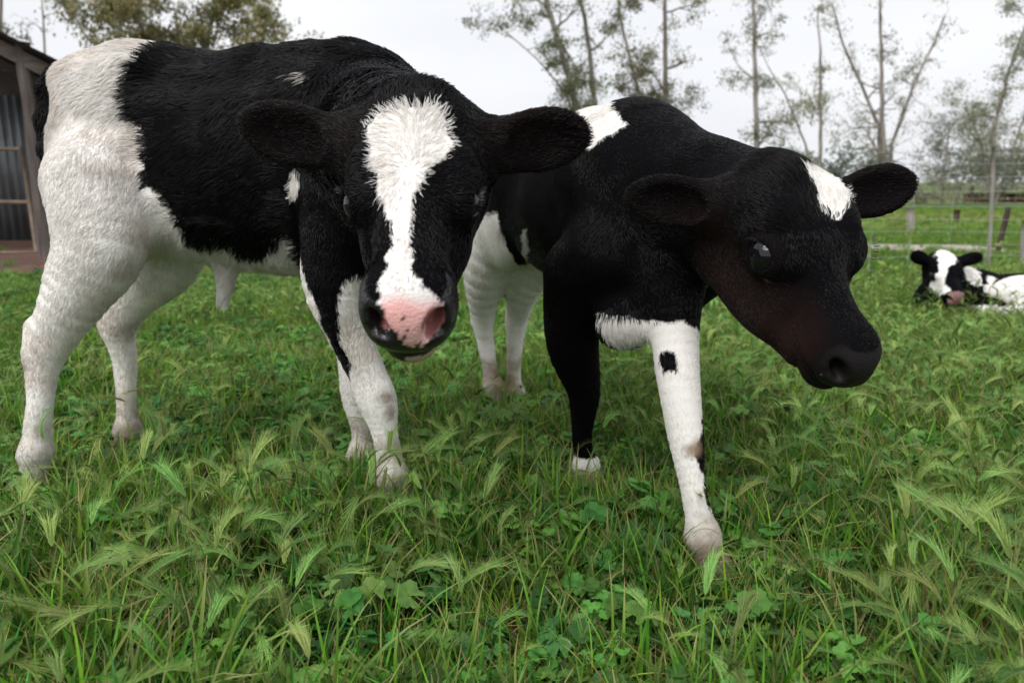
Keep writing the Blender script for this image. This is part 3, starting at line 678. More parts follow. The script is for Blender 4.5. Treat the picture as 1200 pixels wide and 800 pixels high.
mot = N(t, 'ShaderNodeMix', data_type='RGBA', blend_type='MULTIPLY'); mot.inputs[0].default_value = .8; mc = N(t, 'ShaderNodeValToRGB'); mc.color_ramp.elements[0].position = .3; mc.color_ramp.elements[0].color = (.5, .55, .45, 1); mc.color_ramp.elements[1].position = .7; mc.color_ramp.elements[1].color = (1.15, 1.1, 1, 1)
l(n1.outputs[0], mc.inputs[0]); l(band.outputs[0], mot.inputs[6]); l(mc.outputs[0], mot.inputs[7])
fr = N(t, 'ShaderNodeMapRange'); fr.inputs['From Min'].default_value = 4.5; fr.inputs['From Max'].default_value = 9; l(sx.outputs['Y'], fr.inputs[0])
mx = N(t, 'ShaderNodeMix', data_type='RGBA'); l(fr.outputs[0], mx.inputs[0]); l(near.outputs[0], mx.inputs[6]); l(mot.outputs[2], mx.inputs[7]); l(mx.outputs[2], b.inputs['Base Color'])
b.inputs['Roughness'].default_value = .95; b.inputs['Specular IOR Level'].default_value = .1
bp = N(t, 'ShaderNodeBump'); bp.inputs['Strength'].default_value = .6; bp.inputs['Distance'].default_value = .03; l(n1.outputs[0], bp.inputs['Height']); l(bp.outputs[0], b.inputs['Normal'])
M_PAST = m
xs = np.concatenate([-np.geomspace(500, 8, 24), np.linspace(-7.5, 7.5, 61), np.geomspace(8, 500, 24)]); ys = np.concatenate([np.linspace(-12, 12, 97), np.geomspace(12.5, 1500, 60)])
props(strip_sheet('ground', xs, ys, M_PAST), kind='structure')
M_DIRT = simple_mat('bare_dirt', (.20, .125, .085), (.30, .21, .155), scale=6, rough=.95, bump=.5)
M_PALE = simple_mat('pale_gravel', (.34, .30, .26), (.46, .41, .36), scale=12, rough=.95, bump=.4)
def ragged(seed, amp):
    def f(V):
        V = V.copy(); V[:, 1] += amp * snoise(np.stack([V[:, 0], V[:, 1] * .2, V[:, 0] * 0], 1), 1.4, seed, 3); V[:, 0] += amp * snoise(np.stack([V[:, 1], V[:, 0] * .1, V[:, 0] * 0], 1), 2.1, seed + 1, 3); return V
    return f
props(strip_sheet('dirt_patch', np.linspace(2.2, 4.35, 30), np.linspace(6.55, 7.45, 8), M_PALE, .006, ragged(3, .10)), kind='structure')
props(strip_sheet('farm_track', np.linspace(5, 60, 60), np.linspace(66, 74, 3), M_DIRT, .05), kind='structure')
props(strip_sheet('bare_ground', np.linspace(-8, -2.3, 40), np.linspace(4.75, 9.5, 14), simple_mat('red_dirt', (.075, .035, .026), (.13, .065, .045), scale=5, rough=.95, bump=.6), .006, ragged(8, .15)), kind='structure')

# ------------------------------------------------------------------ grass: templates scattered by geometry nodes
def leaf_material(name, transl=.3, rough=.5):
    m, t, b, out = material(name); l = t.links.new
    at = N(t, 'ShaderNodeAttribute', attribute_name='tint'); oi = N(t, 'ShaderNodeObjectInfo')
    hs = N(t, 'ShaderNodeHueSaturation'); l(at.outputs['Color'], hs.inputs['Color'])
    a = N(t, 'ShaderNodeMapRange'); a.inputs['To Min'].default_value = .47; a.inputs['To Max'].default_value = .53; l(oi.outputs['Random'], a.inputs[0]); l(a.outputs[0], hs.inputs['Hue'])
    wn = N(t, 'ShaderNodeTexWhiteNoise', noise_dimensions='1D'); l(oi.outputs['Random'], wn.inputs['W'])
    v = N(t, 'ShaderNodeMapRange'); v.inputs['To Min'].default_value = .5; v.inputs['To Max'].default_value = 1.3; l(wn.outputs['Value'], v.inputs[0]); l(v.outputs[0], hs.inputs['Value'])
    l(hs.outputs[0], b.inputs['Base Color']); b.inputs['Roughness'].default_value = rough; b.inputs['Specular IOR Level'].default_value = .22
    tr = N(t, 'ShaderNodeBsdfTranslucent'); l(hs.outputs[0], tr.inputs['Color']); ms = N(t, 'ShaderNodeMixShader'); ms.inputs[0].default_value = transl
    l(b.outputs[0], ms.inputs[1]); l(tr.outputs[0], ms.inputs[2]); l(ms.outputs[0], out.inputs[0])
    return m
M_LEAF = leaf_material('grass_leaf', .36, .42); M_BARLEY = leaf_material('barley_head', .35, .6); M_WEED = leaf_material('weed_leaf', .34, .5)

class Acc:
    def __init__(s): s.V = []; s.F = []; s.Cc = []
    def quadstrip(s, rows, cols):
        """rows: list of point lists (same length) along the blade."""
        n0 = len(s.V); k = len(rows[0])
        for r_, c_ in zip(rows, cols):
            for p in r_: s.V.append(p); s.Cc.append(c_)
        for i in range(len(rows) - 1):
            for j in range(k - 1):
                a = n0 + i * k + j; s.F.append((a, a + 1, a + k + 1, a + k))
    def tri(s, a, b, c, col):
        n0 = len(s.V); s.V += [a, b, c]; s.Cc += [col] * 3; s.F.append((n0, n0 + 1, n0 + 2))
    def obj(s, name, mat):
        me = bpy.data.meshes.new(name); me.from_pydata([tuple(v) for v in s.V], [], s.F); me.update()
        me.polygons.foreach_set('use_smooth', [True] * len(me.polygons)); color_attr(me, 'tint', np.array(s.Cc)); me.materials.append(mat); return me
def rr(a, b): return random.uniform(a, b)
def blade(A, base, az, ln, wd, lean, droop, col, tipcol, segs=6, fold=.35, twist=0):
    d = np.array([math.cos(az), math.sin(az), 0]); s0 = np.array([-d[1], d[0], 0]); p = np.array(base, float); ang = lean; rows = []; cols = []
    for i in range(segs + 1):
        t = i / segs; w_ = wd * (math.sin(min(1, t * 2.2 + .35) * math.pi / 2)) * (1 - t ** 2.2) + .0002
        dirv = d * math.sin(ang) + np.array([0, 0, 1]) * math.cos(ang); up = np.cross(s0, dirv) * -1
        tw = twist * t; s_ = s0 * math.cos(tw) + np.cross(dirv, s0) * math.sin(tw)
        rows.append([p - s_ * w_ + up * w_ * fold, p, p + s_ * w_ + up * w_ * fold]); f = max(0, (t - .55) / .45)
        cols.append(tuple(np.array(col) * (1 - f) + np.array(tipcol) * f))
        p = p + dirv * ln / segs; ang += droop * (ln / segs) / .02 * (.4 + t)
    A.quadstrip(rows, cols)
GREENS = [(.14, .31, .026), (.10, .26, .026), (.18, .36, .032), (.08, .215, .04), (.23, .40, .07), (.115, .29, .022)]
DRY = (.36, .24, .085); STRAW = (.42, .34, .16)
def tuft(n, h, spread, dryp=.10):
    A = Acc()
    for i in range(n):
        az = rr(0, 6.28); g = np.array(random.choice(GREENS)) * rr(.75, 1.2); r_ = spread * rr(0, 1) ** .7; a2 = rr(0, 6.28)
        dry = random.random() < dryp; c = np.array(DRY) * rr(.6, 1.1) if dry else g; tip = c if dry else (np.array(STRAW) if random.random() < .38 else g * 1.15)
        blade(A, (r_ * math.cos(a2), r_ * math.sin(a2), -.005), az, h * rr(.5, 1.15) * (.7 if dry else 1), rr(.0015, .0036), rr(.02, .5), rr(.02, .20) * (1.6 if dry else 1), c, tip, twist=rr(-1, 1))
    return A.obj('grass_tuft', M_LEAF)
def barley(h, n=3):
    A = Acc()
    for q in range(n):
        az = rr(0, 6.28); lean = rr(.05, .45); p = np.array([rr(-.02, .02), rr(-.02, .02), 0.]); d = np.array([math.cos(az), math.sin(az), 0]); ang = lean; hh = h * rr(.75, 1.1)
        rows = []; cols = []; s0 = np.array([-d[1], d[0], 0]); pts = []
        for i in range(7):
            dv = d * math.sin(ang) + np.array([0, 0, 1]) * math.cos(ang)
            for sg in (s0,): rows.append([p - sg * .0009, p + dv * 0 + np.cross(sg, dv) * .0009, p + sg * .0009]); cols.append((.12, .22, .05))
            p = p + dv * hh / 6; ang += .06
        A.quadstrip(rows, cols)
        # nodding spike of spikelets, each with long awns
        hl = rr(.035, .06); NS = 17; ripe = rr(0, 1) ** 2; cb = np.array((.19, .34, .075)) * (1 - ripe * .5) + np.array((.34, .33, .12)) * ripe * .5; bend = rr(.03, .10)
        for i in range(NS):
            t = i / NS; dv = d * math.sin(ang) + np.array([0, 0, 1]) * math.cos(ang); up = np.cross(dv, s0)
            for side in (-1, 1, 0):
                lat = s0 * side * .9 + up * (.5 if side == 0 else .1) * (1 if i % 2 else -1); o = unit(dv * 1.0 + lat * (.34 if side else .24))
                wv = unit(np.cross(o, up) + 1e-6) * .0012 * (1 - t * .4); ln = .011 * (1 - t * .3)
                A.V += [p, p + o * ln * .45 + wv, p + o * ln, p + o * ln * .45 - wv]; n0 = len(A.V) - 4; A.Cc += [tuple(cb * rr(.7, 1.0))] * 4; A.F.append((n0, n0 + 1, n0 + 2, n0 + 3))
                for aw in range(1 + (side != 0)):
                    oa = unit(dv + lat * rr(.10, .42) + s0 * rr(-.10, .10) + up * rr(-.10, .10)); al = rr(.018, .034); b0 = p + o * ln * .8; ww = unit(np.cross(oa, up)) * .00019
                    A.tri(b0 - ww, b0 + ww, b0 + oa * al, tuple(cb * 1.45 + .03))
            p = p + dv * hl / NS; ang += bend
        for k in range(2): blade(A, (0, 0, rr(0, .04)), rr(0, 6.28), h * rr(.5, .8), rr(.002, .0035), rr(.2, .6), rr(.05, .2), random.choice(GREENS), STRAW, twist=rr(-1, 1))
    return A.obj('barley_grass', M_BARLEY)
def mallow_leaf(A, c, nrm, az, r_, col):
    """Round five lobed leaf, pleated along its veins, toothed at the edge."""
    n = unit(nrm); u = unit(np.cross(n, [math.cos(az), math.sin(az), .1])); v = np.cross(n, u); n0 = len(A.V); A.V.append(c - n * r_ * .12); A.Cc.append(tuple(np.array(col) * 1.25)); K = 26
    curl = rr(-.25, .35)
    for ring in (.55, 1.0):
        for i in range(K):
            a = -2.75 + 5.5 * i / (K - 1); lobe = abs(math.cos(a * 2.5 / 1.1)); rad = r_ * ring * ((.70 + .30 * lobe ** .6) * (1 + .05 * (-1) ** i) if ring == 1 else .9)
            A.V.append(c + u * math.sin(a) * rad + v * math.cos(a) * rad + n * r_ * ring * (.13 * (lobe - .5) + curl * ring * .6)); A.Cc.append(tuple(np.array(col) * ((.88 + .25 * lobe) if ring < 1 else (.95 + .12 * lobe))))
    for i in range(K - 1): A.F += [(n0, n0 + 1 + i, n0 + 2 + i), (n0 + 1 + i, n0 + 1 + K + i, n0 + 2 + K + i, n0 + 2 + i)]
def weed(n, r_, h, kind=0):
    A = Acc(); base = [(.095, .235, .045), (.12, .27, .045), (.095, .22, .055)][kind]
    for i in range(n):
        az = rr(0, 6.28); R0 = r_ * rr(.2, 1); hh = h * rr(.5, 1.1) * (1.1 - .5 * R0 / r_); c = np.array([math.cos(az) * R0, math.sin(az) * R0, hh]); col = np.array(base) * rr(.75, 1.3); col = col + np.array([0, .01, .01]) * rr(0, 1)
        s_ = np.array([-math.sin(az), math.cos(az), 0]) * .0008; mid = np.array([math.cos(az) * R0 * .35, math.sin(az) * R0 * .35, hh * .6])
        A.quadstrip([[-s_, s_], [mid - s_, mid + s_], [c - s_, c + s_]], [tuple(np.array(base) * .9 + .02)] * 3)
        sz = rr(.011, .022) if kind != 2 else rr(.013, .021)
        if kind == 1:    # clover-like trefoil
            for k in range(3):
                aa = az + k * 2.09; off = np.array([math.cos(aa), math.sin(aa), 0]) * sz * .55; mallow_leaf(A, c + off, (math.cos(az) * .3 + rr(-.2, .2), math.sin(az) * .3 + rr(-.2, .2), 1), aa + 1.57, sz * .52, col)
        else: mallow_leaf(A, c, (math.cos(az) * .45 + rr(-.3, .3), math.sin(az) * .45 + rr(-.3, .3), 1), az, sz, col)
    return A.obj('broadleaf_weed', M_WEED)
def thatch():
    A = Acc()
    for i in range(11):
        a = rr(0, 6.28); q = rr(0, .035); blade(A, (q * math.cos(a), q * math.sin(a), rr(.0, .02)), rr(0, 6.28), rr(.04, .09), rr(.001, .003), rr(.9, 1.5), rr(-.05, .15), np.array(random.choice([(.42, .25, .08), STRAW, (.30, .16, .07), (.45, .20, .05), (.38, .17, .05)])) * rr(.6, 1), STRAW, segs=4, twist=rr(-2, 2))
    return A.obj('dry_thatch', M_LEAF)
tmpl_col = bpy.data.collections.new('grass_kinds')           # never linked to the scene: only instanced
kinds = []
def tmpl(me, k):
    o = bpy.data.objects.new('%02d_%s' % (len(kinds), me.name), me); tmpl_col.objects.link(o); kinds.append(k)
for i in range(6): tmpl(tuft(13, [.085, .10, .115, .13, .095, .15][i], .030), 'tuft')
for i in range(6): tmpl(barley([.10, .12, .14, .11, .13, .16][i], 2 + i % 2), 'barley')
for i in range(5): tmpl(weed(13, .045, .055 + .01 * i, [0, 1, 2, 0, 1][i]), 'weed')
for i in range(2): tmpl(thatch(), 'thatch')
for i in range(3): tmpl(tuft(26, [.075, .09, .11][i], .09, .14), 'far')     # broader tufts for further off
KI = {k: [i for i, x in enumerate(kinds) if x == k] for k in set(kinds)}
def scatter_points(n, x0, x1, y0, y1, seed, wedge=True):
    r = np.random.default_rng(seed); Y = np.sqrt(r.uniform(y0 ** 2, y1 ** 2, n)) if wedge else r.uniform(y0, y1, n)
    if wedge: X = r.uniform(x0, x1, n) * Y
    else: X = r.uniform(x0, x1, n)
    return X, Y, r
PX, PY, PT, PS = [], [], [], []
def lay(n, y0, y1, seed, mix, smin, smax, half=.86):
    X, Y, r = scatter_points(n, -half, half, y0, y1, seed)
    Q = np.stack([X, Y, X * 0], 1); pn = snoise(Q, 3.2, 77, 3); pn2 = snoise(Q, 7.0, 78, 3)
    typ = np.zeros(n, int); u = r.random(n)
    wz = np.clip(.42 + .9 * pn - .75 * X / Y + .10 * np.clip(Y - 1.1, 0, 2), 0.04, 1)      # weeds gather left and in the middle distance
    bz = np.clip(.40 - .8 * pn + .85 * X / Y + .25 * pn2, .05, 1)
    pr = np.stack([mix[0] * (1 + .3 * pn2), mix[1] * bz * 2, mix[2] * wz * 2, np.full(n, mix[3]), np.full(n, mix[4])], 1); pr = np.cumsum(np.clip(pr, 0, None), 1); pr /= pr[:, -1:]
    ch = (u[:, None] > pr).sum(1)
    for ci, k in enumerate(['tuft', 'barley', 'weed', 'thatch', 'far']):
        mk = ch == ci; typ[mk] = r.choice(KI[k], mk.sum())
    sc = r.uniform(smin, smax, n) * (1 + .22 * pn2); sc[ch == 1] *= 1.05
    ok = (X * X + (Y) ** 2) > .30
    PX.append(X[ok]); PY.append(Y[ok]); PT.append(typ[ok]); PS.append(sc[ok])
lay(7000, .45, 1.25, 1, (1.7, .36, .30, .75, 0), .66, 1.15, 1.35)
lay(18500, 1.15, 2.4, 2, (1.7, .30, .42, .55, .1), .55, .95, 1.3)
lay(24000, 2.3, 4.6, 3, (.9, .34, .5, .12, .5), .45, .75, 1.2)
lay(21000, 4.5, 9.5, 4, (.35, .15, .3, .0, 1), .4, .75, 1.1)
lay(9000, 9.0, 20, 5, (.0, .1, .1, .0, 1), .45, .8)
PX = np.concatenate(PX); PY = np.concatenate(PY); PT = np.concatenate(PT); PS = np.concatenate(PS)
keep = ~((PX < -2.35) & (PY > 4.9) & (PX > -9) & (PY < 9.4) & (rng.random(len(PX)) > .03)) & ~((PX > 2.15) & (PX < 4.4) & (PY > 6.5) & (PY < 7.5) & (rng.random(len(PX)) > .12))
PX, PY, PT, PS = PX[keep], PY[keep], PT[keep], PS[keep]
for hx, hy in HOOFS:                                     # grass trodden down where the hooves stand
    dd = np.hypot(PX - hx, PY - hy); k = dd > .028; PX, PY, PT, PS, dd = PX[k], PY[k], PT[k], PS[k], dd[k]; PS = PS * np.clip(.42 + dd * 7.0, .42, 1)
def scatter(name, X, Y, typ, sc, colln, tilt=.22, seed=0, sz=None):
    r = np.random.default_rng(seed); n = len(X)
    me = bpy.data.meshes.new(name); me.vertices.add(n); me.vertices.foreach_set('co', np.stack([X, Y, zg(X, Y)], 1).astype(np.float32).ravel())
    a = me.attributes.new('idx', 'INT', 'POINT'); a.data.foreach_set('value', typ.astype(np.int32))
    a = me.attributes.new('rot', 'FLOAT_VECTOR', 'POINT'); a.data.foreach_set('vector', np.stack([r.normal(0, tilt, n), r.normal(0, tilt, n), r.uniform(0, 6.28, n)], 1).astype(np.float32).ravel())
    a = me.attributes.new('scl', 'FLOAT', 'POINT'); a.data.foreach_set('value', sc.astype(np.float32))
    o = link(name, me); ng = bpy.data.node_groups.new(name, 'GeometryNodeTree')
    ng.interface.new_socket('Geometry', in_out='INPUT', socket_type='NodeSocketGeometry'); ng.interface.new_socket('Geometry', in_out='OUTPUT', socket_type='NodeSocketGeometry')
    gi = ng.nodes.new('NodeGroupInput'); go = ng.nodes.new('NodeGroupOutput'); ip = ng.nodes.new('GeometryNodeInstanceOnPoints'); cn = ng.nodes.new('GeometryNodeCollectionInfo')
    cn.inputs['Collection'].default_value = colln; cn.inputs['Separate Children'].default_value = True; cn.inputs['Reset Children'].default_value = True
    def att(nm, ty):
        q = ng.nodes.new('GeometryNodeInputNamedAttribute'); q.data_type = ty; q.inputs['Name'].default_value = nm; return q.outputs['Attribute']
    ip.inputs['Pick Instance'].default_value = True; k = ng.links.new
    k(gi.outputs[0], ip.inputs['Points']); k(cn.outputs[0], ip.inputs['Instance']); k(att('idx', 'INT'), ip.inputs['Instance Index'])
    e2r = ng.nodes.new('FunctionNodeEulerToRotation'); k(att('rot', 'FLOAT_VECTOR'), e2r.inputs[0]); k(e2r.outputs[0], ip.inputs['Rotation']); k(att('scl', 'FLOAT'), ip.inputs['Scale'])
    k(ip.outputs[0], go.inputs[0]); md = o.modifiers.new('scatter', 'NODES'); md.node_group = ng
    return o
gr = scatter('grass', PX, PY, PT, PS, tmpl_col, seed=4)
props(gr, 'dense green grass with barley seed heads and small broadleaf weeds covering the paddock', 'grass', kind='stuff')
print('grass', len(PX), round(time.time() - T0, 1), 's')

# a few larger mallow plants one can pick out
def mallow_plant(x, y, size, label, n=7, seed=0):
    n = int(n * 1.8); random.seed(seed); root = thing('mallow_plant', (x, y, 0), label, 'weed', 'broad leaved weeds in the grass')
    St = Acc()
    for i in range(n):
        az = i * 2.4 + rr(-.3, .3); R0 = size * rr(.35, 1); hh = rr(.05, .095); c = np.array([math.cos(az) * R0, math.sin(az) * R0, hh])
        s_ = np.array([-math.sin(az), math.cos(az), 0]) * .0012; mid = c * .5 + np.array([0, 0, .012]); St.quadstrip([[-s_, s_], [mid - s_, mid + s_], [c - s_, c + s_]], [(.10, .17, .05)] * 3)
        A = Acc(); mallow_leaf(A, np.zeros(3), (math.cos(az) * .5, math.sin(az) * .5 - .35, 1), az, rr(.013, .022), np.array((.12, .24, .06)) * rr(.8, 1.3)); o = link('leaf', A.obj('leaf', M_WEED), root); o.location = c
    link('stem', St.obj('stem', M_WEED), root)
for (px, py, sz, n, lb) in [(432, 742, .06, 8, 'broad leaved weed with pale lobed leaves at the bottom below the pink nosed calf'), (335, 592, .07, 7, 'broad leaved weed left of the blaze calf front hoof'), (560, 585, .06, 6, 'broad leaved weed between the blaze calf front hoof and the black foreleg'), (585, 520, .05, 6, 'broad leaved weed below the dark calf hind hooves'), (515, 400, .07, 8, 'leafy weed clump under the pink nosed calf muzzle'), (232, 312, .10, 8, 'leafy weed clump below the blaze calf belly')]:
    g = G(px, py); mallow_plant(g[0], g[1], sz, lb, n, int(px))

# ------------------------------------------------------------------ trees
def tube(A, pts, rad, col, nside=6):
    pts = [np.asarray(p, float) for p in pts]; rows = []
    for i, p in enumerate(pts):
        d = unit(pts[min(i + 1, len(pts) - 1)] - pts[max(i - 1, 0)]); u = unit(np.cross(d, [.13, 1, .07])); v = np.cross(d, u)
        rows.append([p + (u * math.cos(a) + v * math.sin(a)) * rad[i] for a in np.linspace(0, 2 * math.pi, nside + 1)])
    A.quadstrip(rows, [col] * len(rows))
m, t, b, out = material('eucalypt_bark'); l = t.links.new; b.inputs['Roughness'].default_value = .9
tc = N(t, 'ShaderNodeTexCoord'); mp = N(t, 'ShaderNodeMapping'); mp.inputs['Scale'].default_value = (3, 3, .6); nz = N(t, 'ShaderNodeTexNoise'); nz.inputs['Scale'].default_value = 2; nz.inputs['Detail'].default_value = 6
cr = N(t, 'ShaderNodeValToRGB'); cr.color_ramp.elements[0].position = .35; cr.color_ramp.elements[0].color = (.16, .135, .12, 1); cr.color_ramp.elements[1].position = .65; cr.color_ramp.elements[1].color = (.36, .32, .29, 1)
l(tc.outputs['Object'], mp.inputs[0]); l(mp.outputs[0], nz.inputs[0]); l(nz.outputs[0], cr.inputs[0]); l(cr.outputs[0], b.inputs['Base Color']); M_BARK = m
M_CROWN = leaf_material('eucalypt_leaves', .25, .6)
def tree(stems, label, seed, leafy=1.0, tone=(.16, .19, .10), base=None, twig=1.0, spread=1.0, lsz=.11, group='thin eucalypts behind the paddock', skip=.25):
    """stems: polylines of world points with a base radius; side branches and leaves grow from them."""
    r = np.random.default_rng(seed); base = np.array(base if base is not None else stems[0][0][0], float)
    root = thing('eucalyptus_tree', tuple(base), label, 'tree', group); T = Acc(); Bn = Acc(); Lf = []
    def grow(p, d, ln, rad, depth):
        n = max(3, int(ln / .28)); pts = [p.copy()]; rd = [rad]; q = p.copy(); d = d.copy()
        for i in range(n):
            d = unit(d + r.normal(size=3) * .20 + np.array([0, 0, .06])); q = q + d * ln / n; pts.append(q.copy()); rd.append(rad * (1 - .8 * (i + 1) / n))
            if depth < 3 and r.random() < .9 * twig:
                sdv = unit(d * .7 + unit(r.normal(size=3)) * .9); grow(q, sdv, ln * r.uniform(.35, .65), rd[-1] * .65 + .003, depth + 1)
        tube(Bn, [x - base for x in pts], rd, (1, 1, 1), 4)
        if r.random() < leafy * (.85 if depth >= 1 else .4):
            k = int(r.uniform(6, 18) * max(.35, min(leafy, 2.0)))
            c = pts[-1]; w_ = r.uniform(.14, .34) * spread
            Lf.append(c + r.normal(size=(k, 3)) * np.array([w_, w_, w_ * .6]) * .6)
    for pts, r0 in stems:
        pts = [np.asarray(p, float) for p in pts]; fine = []
        for a, b2 in zip(pts, pts[1:]):
            m_ = max(2, int(np.linalg.norm(b2 - a) / .5))
            for i in range(m_): fine.append(a + (b2 - a) * i / m_ + r.normal(size=3) * r0 * .12)
        fine.append(pts[-1]); n = len(fine); rad = [r0 * (1 - .75 * i / n) for i in range(n)]
        tube(T, [x - base for x in fine], rad, (1, 1, 1), 8)
        for i in range(int(n * skip), n):
            if r.random() < .55 * twig:
                t_ = i / n; dv = unit(r.normal(size=3) * np.array([1, 1, .5]) + np.array([0, 0, .55])); grow(fine[i], dv, r.uniform(.7, 1.9) * (1.15 - .5 * t_) * spread, rad[i] * .5 + .006, 0)
    link('trunk', T.obj('trunk', M_BARK), root)
    if Bn.V: props(link('branches', Bn.obj('branches', M_BARK), root), kind='stuff')
    if Lf:
        c = np.concatenate(Lf) - base; n = len(c); d = unit_rows(r.normal(size=(n, 3)) * .6 + np.array([0, 0, -1.0])); s_ = unit_rows(np.cross(d, r.normal(size=(n, 3)))); L_ = (lsz * r.uniform(.6, 1.3, n))[:, None]; W_ = L_ * .22
        V = np.stack([c, c + d * L_ * .5 + s_ * W_, c + d * L_, c + d * L_ * .5 - s_ * W_], 1).reshape(-1, 3); me = mesh_np('crown', V, quads=np.arange(4 * n).reshape(-1, 4), smooth=False)
        cl = np.array(tone) * (r.uniform(.55, 1.35, n))[:, None] * (1 + .25 * snoise(c, 1.5, seed, 2))[:, None]; cl[r.random(n) < .12] *= np.array([1.35, 1.0, .7]); color_attr(me, 'tint', np.repeat(np.clip(cl, .01, 1), 4, 0)); link('crown', me, root, M_CROWN)
def unit_rows(a): return a / (np.linalg.norm(a, axis=1)[:, None] + 1e-9)
def S(Y, *px):    # stem through points measured at distance Y, first one dropped to the ground
    pts = [P(x, y, Y + 0.5 * math.sin(i * 1.7 + x)) if i else None for i, (x, y) in enumerate(px)]
    g = P(px[0][0], px[0][1], Y); g[2] = zg(g[0], g[1]) - .1; pts[0] = g; return pts
GT = 'thin eucalypts behind the paddock'  # most leaf tones below are paled and greyed in place of haze
tree([(S(31, (694, 231), (678, 130), (655, 50), (636, -10), (610, -90)), .17), (S(31.5, (694, 231), (697, 120), (688, 40), (678, -10), (668, -80)), .14), (S(31, (694, 231), (665, 111), (630, 70), (593, 38)), .06)], 'leaning two stemmed eucalypt with a dead side limb, just left of the dark calf back', 11, 1.0, (.26, .29, .14), spread=1.1, twig=1.1)
tree([(S(33, (762, 231), (752, 120), (728, 30), (716, -60)), .11), (S(33, (762, 231), (780, 111), (779, 0), (776, -90)), .15)], 'leafy eucalypt with a straight trunk above the white shoulder patch of the dark calf', 12, 1.3, (.28, .31, .13), spread=1.15)
tree([(S(34, (888, 231), (887, 176), (884, 60), (882, -60)), .14)], 'single straight eucalypt trunk with sparse leaves above the dark calf neck', 13, .85, (.25, .27, .17), spread=.95, twig=1.2)
tree([(S(36, (960, 231), (962, 160), (961, 60), (958, 20)), .11), (S(36, (960, 231), (944, 170), (920, 110), (900, 78)), .07)], 'short slim eucalypt with a limb slanting left, above the forehead of the dark calf', 14, .8, (.25, .27, .17), spread=.95, twig=1.2)
tree([(S(35, (1038, 231), (1034, 150), (1032, 40), (1030, -20)), .14), (S(35, (1036, 231), (1030, 150), (1010, 100), (988, 52), (975, 5)), .11), (S(35, (1040, 231), (1045, 170), (1070, 100), (1097, 46), (1106, 20)), .10), (S(35, (1036, 231), (1031, 158), (1005, 182), (985, 176)), .05)], 'nearly bare many stemmed eucalypt above the far ear of the dark calf', 15, .45, (.25, .26, .17), twig=1.35, spread=1.0)
tree([(S(42, (1164, 231), (1165, 150), (1180, 90), (1205, 20)), .16), (S(42, (1164, 231), (1150, 170), (1130, 120)), .08), (S(42, (1166, 231), (1195, 150), (1225, 90)), .09)], 'grey green leafy eucalypt at the right edge behind the low shelter', 16, 1.3, (.22, .25, .16), spread=1.35, skip=.12)
tree([(S(47, (1105, 231), (1108, 190), (1112, 150)), .10), (S(47, (1120, 231), (1135, 190), (1145, 150)), .09)], 'low grey green eucalypt bush between the bare tree and the leafy right edge tree', 17, 1.2, (.22, .24, .17), spread=1.2, skip=.05)
tree([(S(27, (215, 231), (205, 120), (165, 30), (120, -30)), .15), (S(27, (215, 231), (230, 110), (250, 20), (270, -50)), .14), (S(27, (215, 231), (180, 120), (130, 60), (100, 30)), .09), (S(27, (215, 231), (280, 90), (310, 40)), .09), (S(27, (215, 231), (215, 110), (205, 10)), .08), (S(27.5, (215, 231), (255, 110), (285, 15)), .08), (S(27, (215, 231), (160, 110), (140, 25)), .07)], 'bushy olive green eucalypt rising behind the back of the blaze calf', 18, 1.7, (.36, .34, .16), spread=1.2, lsz=.13, twig=1.15)
tree([(S(24, (52, 231), (54, 120), (52, 40), (48, -20)), .06)], 'thin bare sapling between the shed roof and the bushy olive tree', 19, .12, (.16, .16, .09), twig=.9, spread=.55)
tree([(S(26, (-14, 231), (-8, 120), (2, 20), (0, -60)), .12)], 'sparse tree at the left edge above the shed roof', 20, .9, (.15, .16, .09), spread=.7)
# far tree line that reads as one mass
def far_trees(name, Y, x0, x1, hmin, hmax, n, tone, label, seed):
    r = np.random.default_rng(seed); cs = []
    for k in range(n):
        x = r.uniform(x0, x1); y = Y + r.normal() * 8; hh = r.uniform(hmin, hmax); m_ = 420
        q = r.normal(size=(m_, 3)); q /= np.linalg.norm(q, axis=1)[:, None]; q *= (r.random(m_) ** .4)[:, None]
        c = np.array([x, y, zg(x, y) + hh * .52]) + q * np.array([hh * .42, hh * .42, hh * .5]); c += .12 * hh * np.stack([snoise(c, 1.1, seed + j, 2) for j in range(3)], 1); cs.append(c)
    c = np.concatenate(cs); m_ = len(c); d = unit_rows(r.normal(size=(m_, 3))); s_ = unit_rows(np.cross(d, r.normal(size=(m_, 3)))); L_ = r.uniform(.25, .6, m_)[:, None]
    V = np.stack([c - d * L_, c + s_ * L_ * .6, c + d * L_, c - s_ * L_ * .6], 1).reshape(-1, 3); me = mesh_np(name, V, quads=np.arange(4 * m_).reshape(-1, 4), smooth=False)
    color_attr(me, 'tint', np.repeat(np.array(tone) * r.uniform(.6, 1.3, m_)[:, None], 4, 0)); props(link(name, me, None, M_CROWN), label, 'trees', kind='stuff')
far_trees('tree_line', 190, -190, 190, 5, 10, 130, (.16, .19, .15), 'hazy grey green line of far trees along the horizon', 5)  # haze is put into the pale grey tone

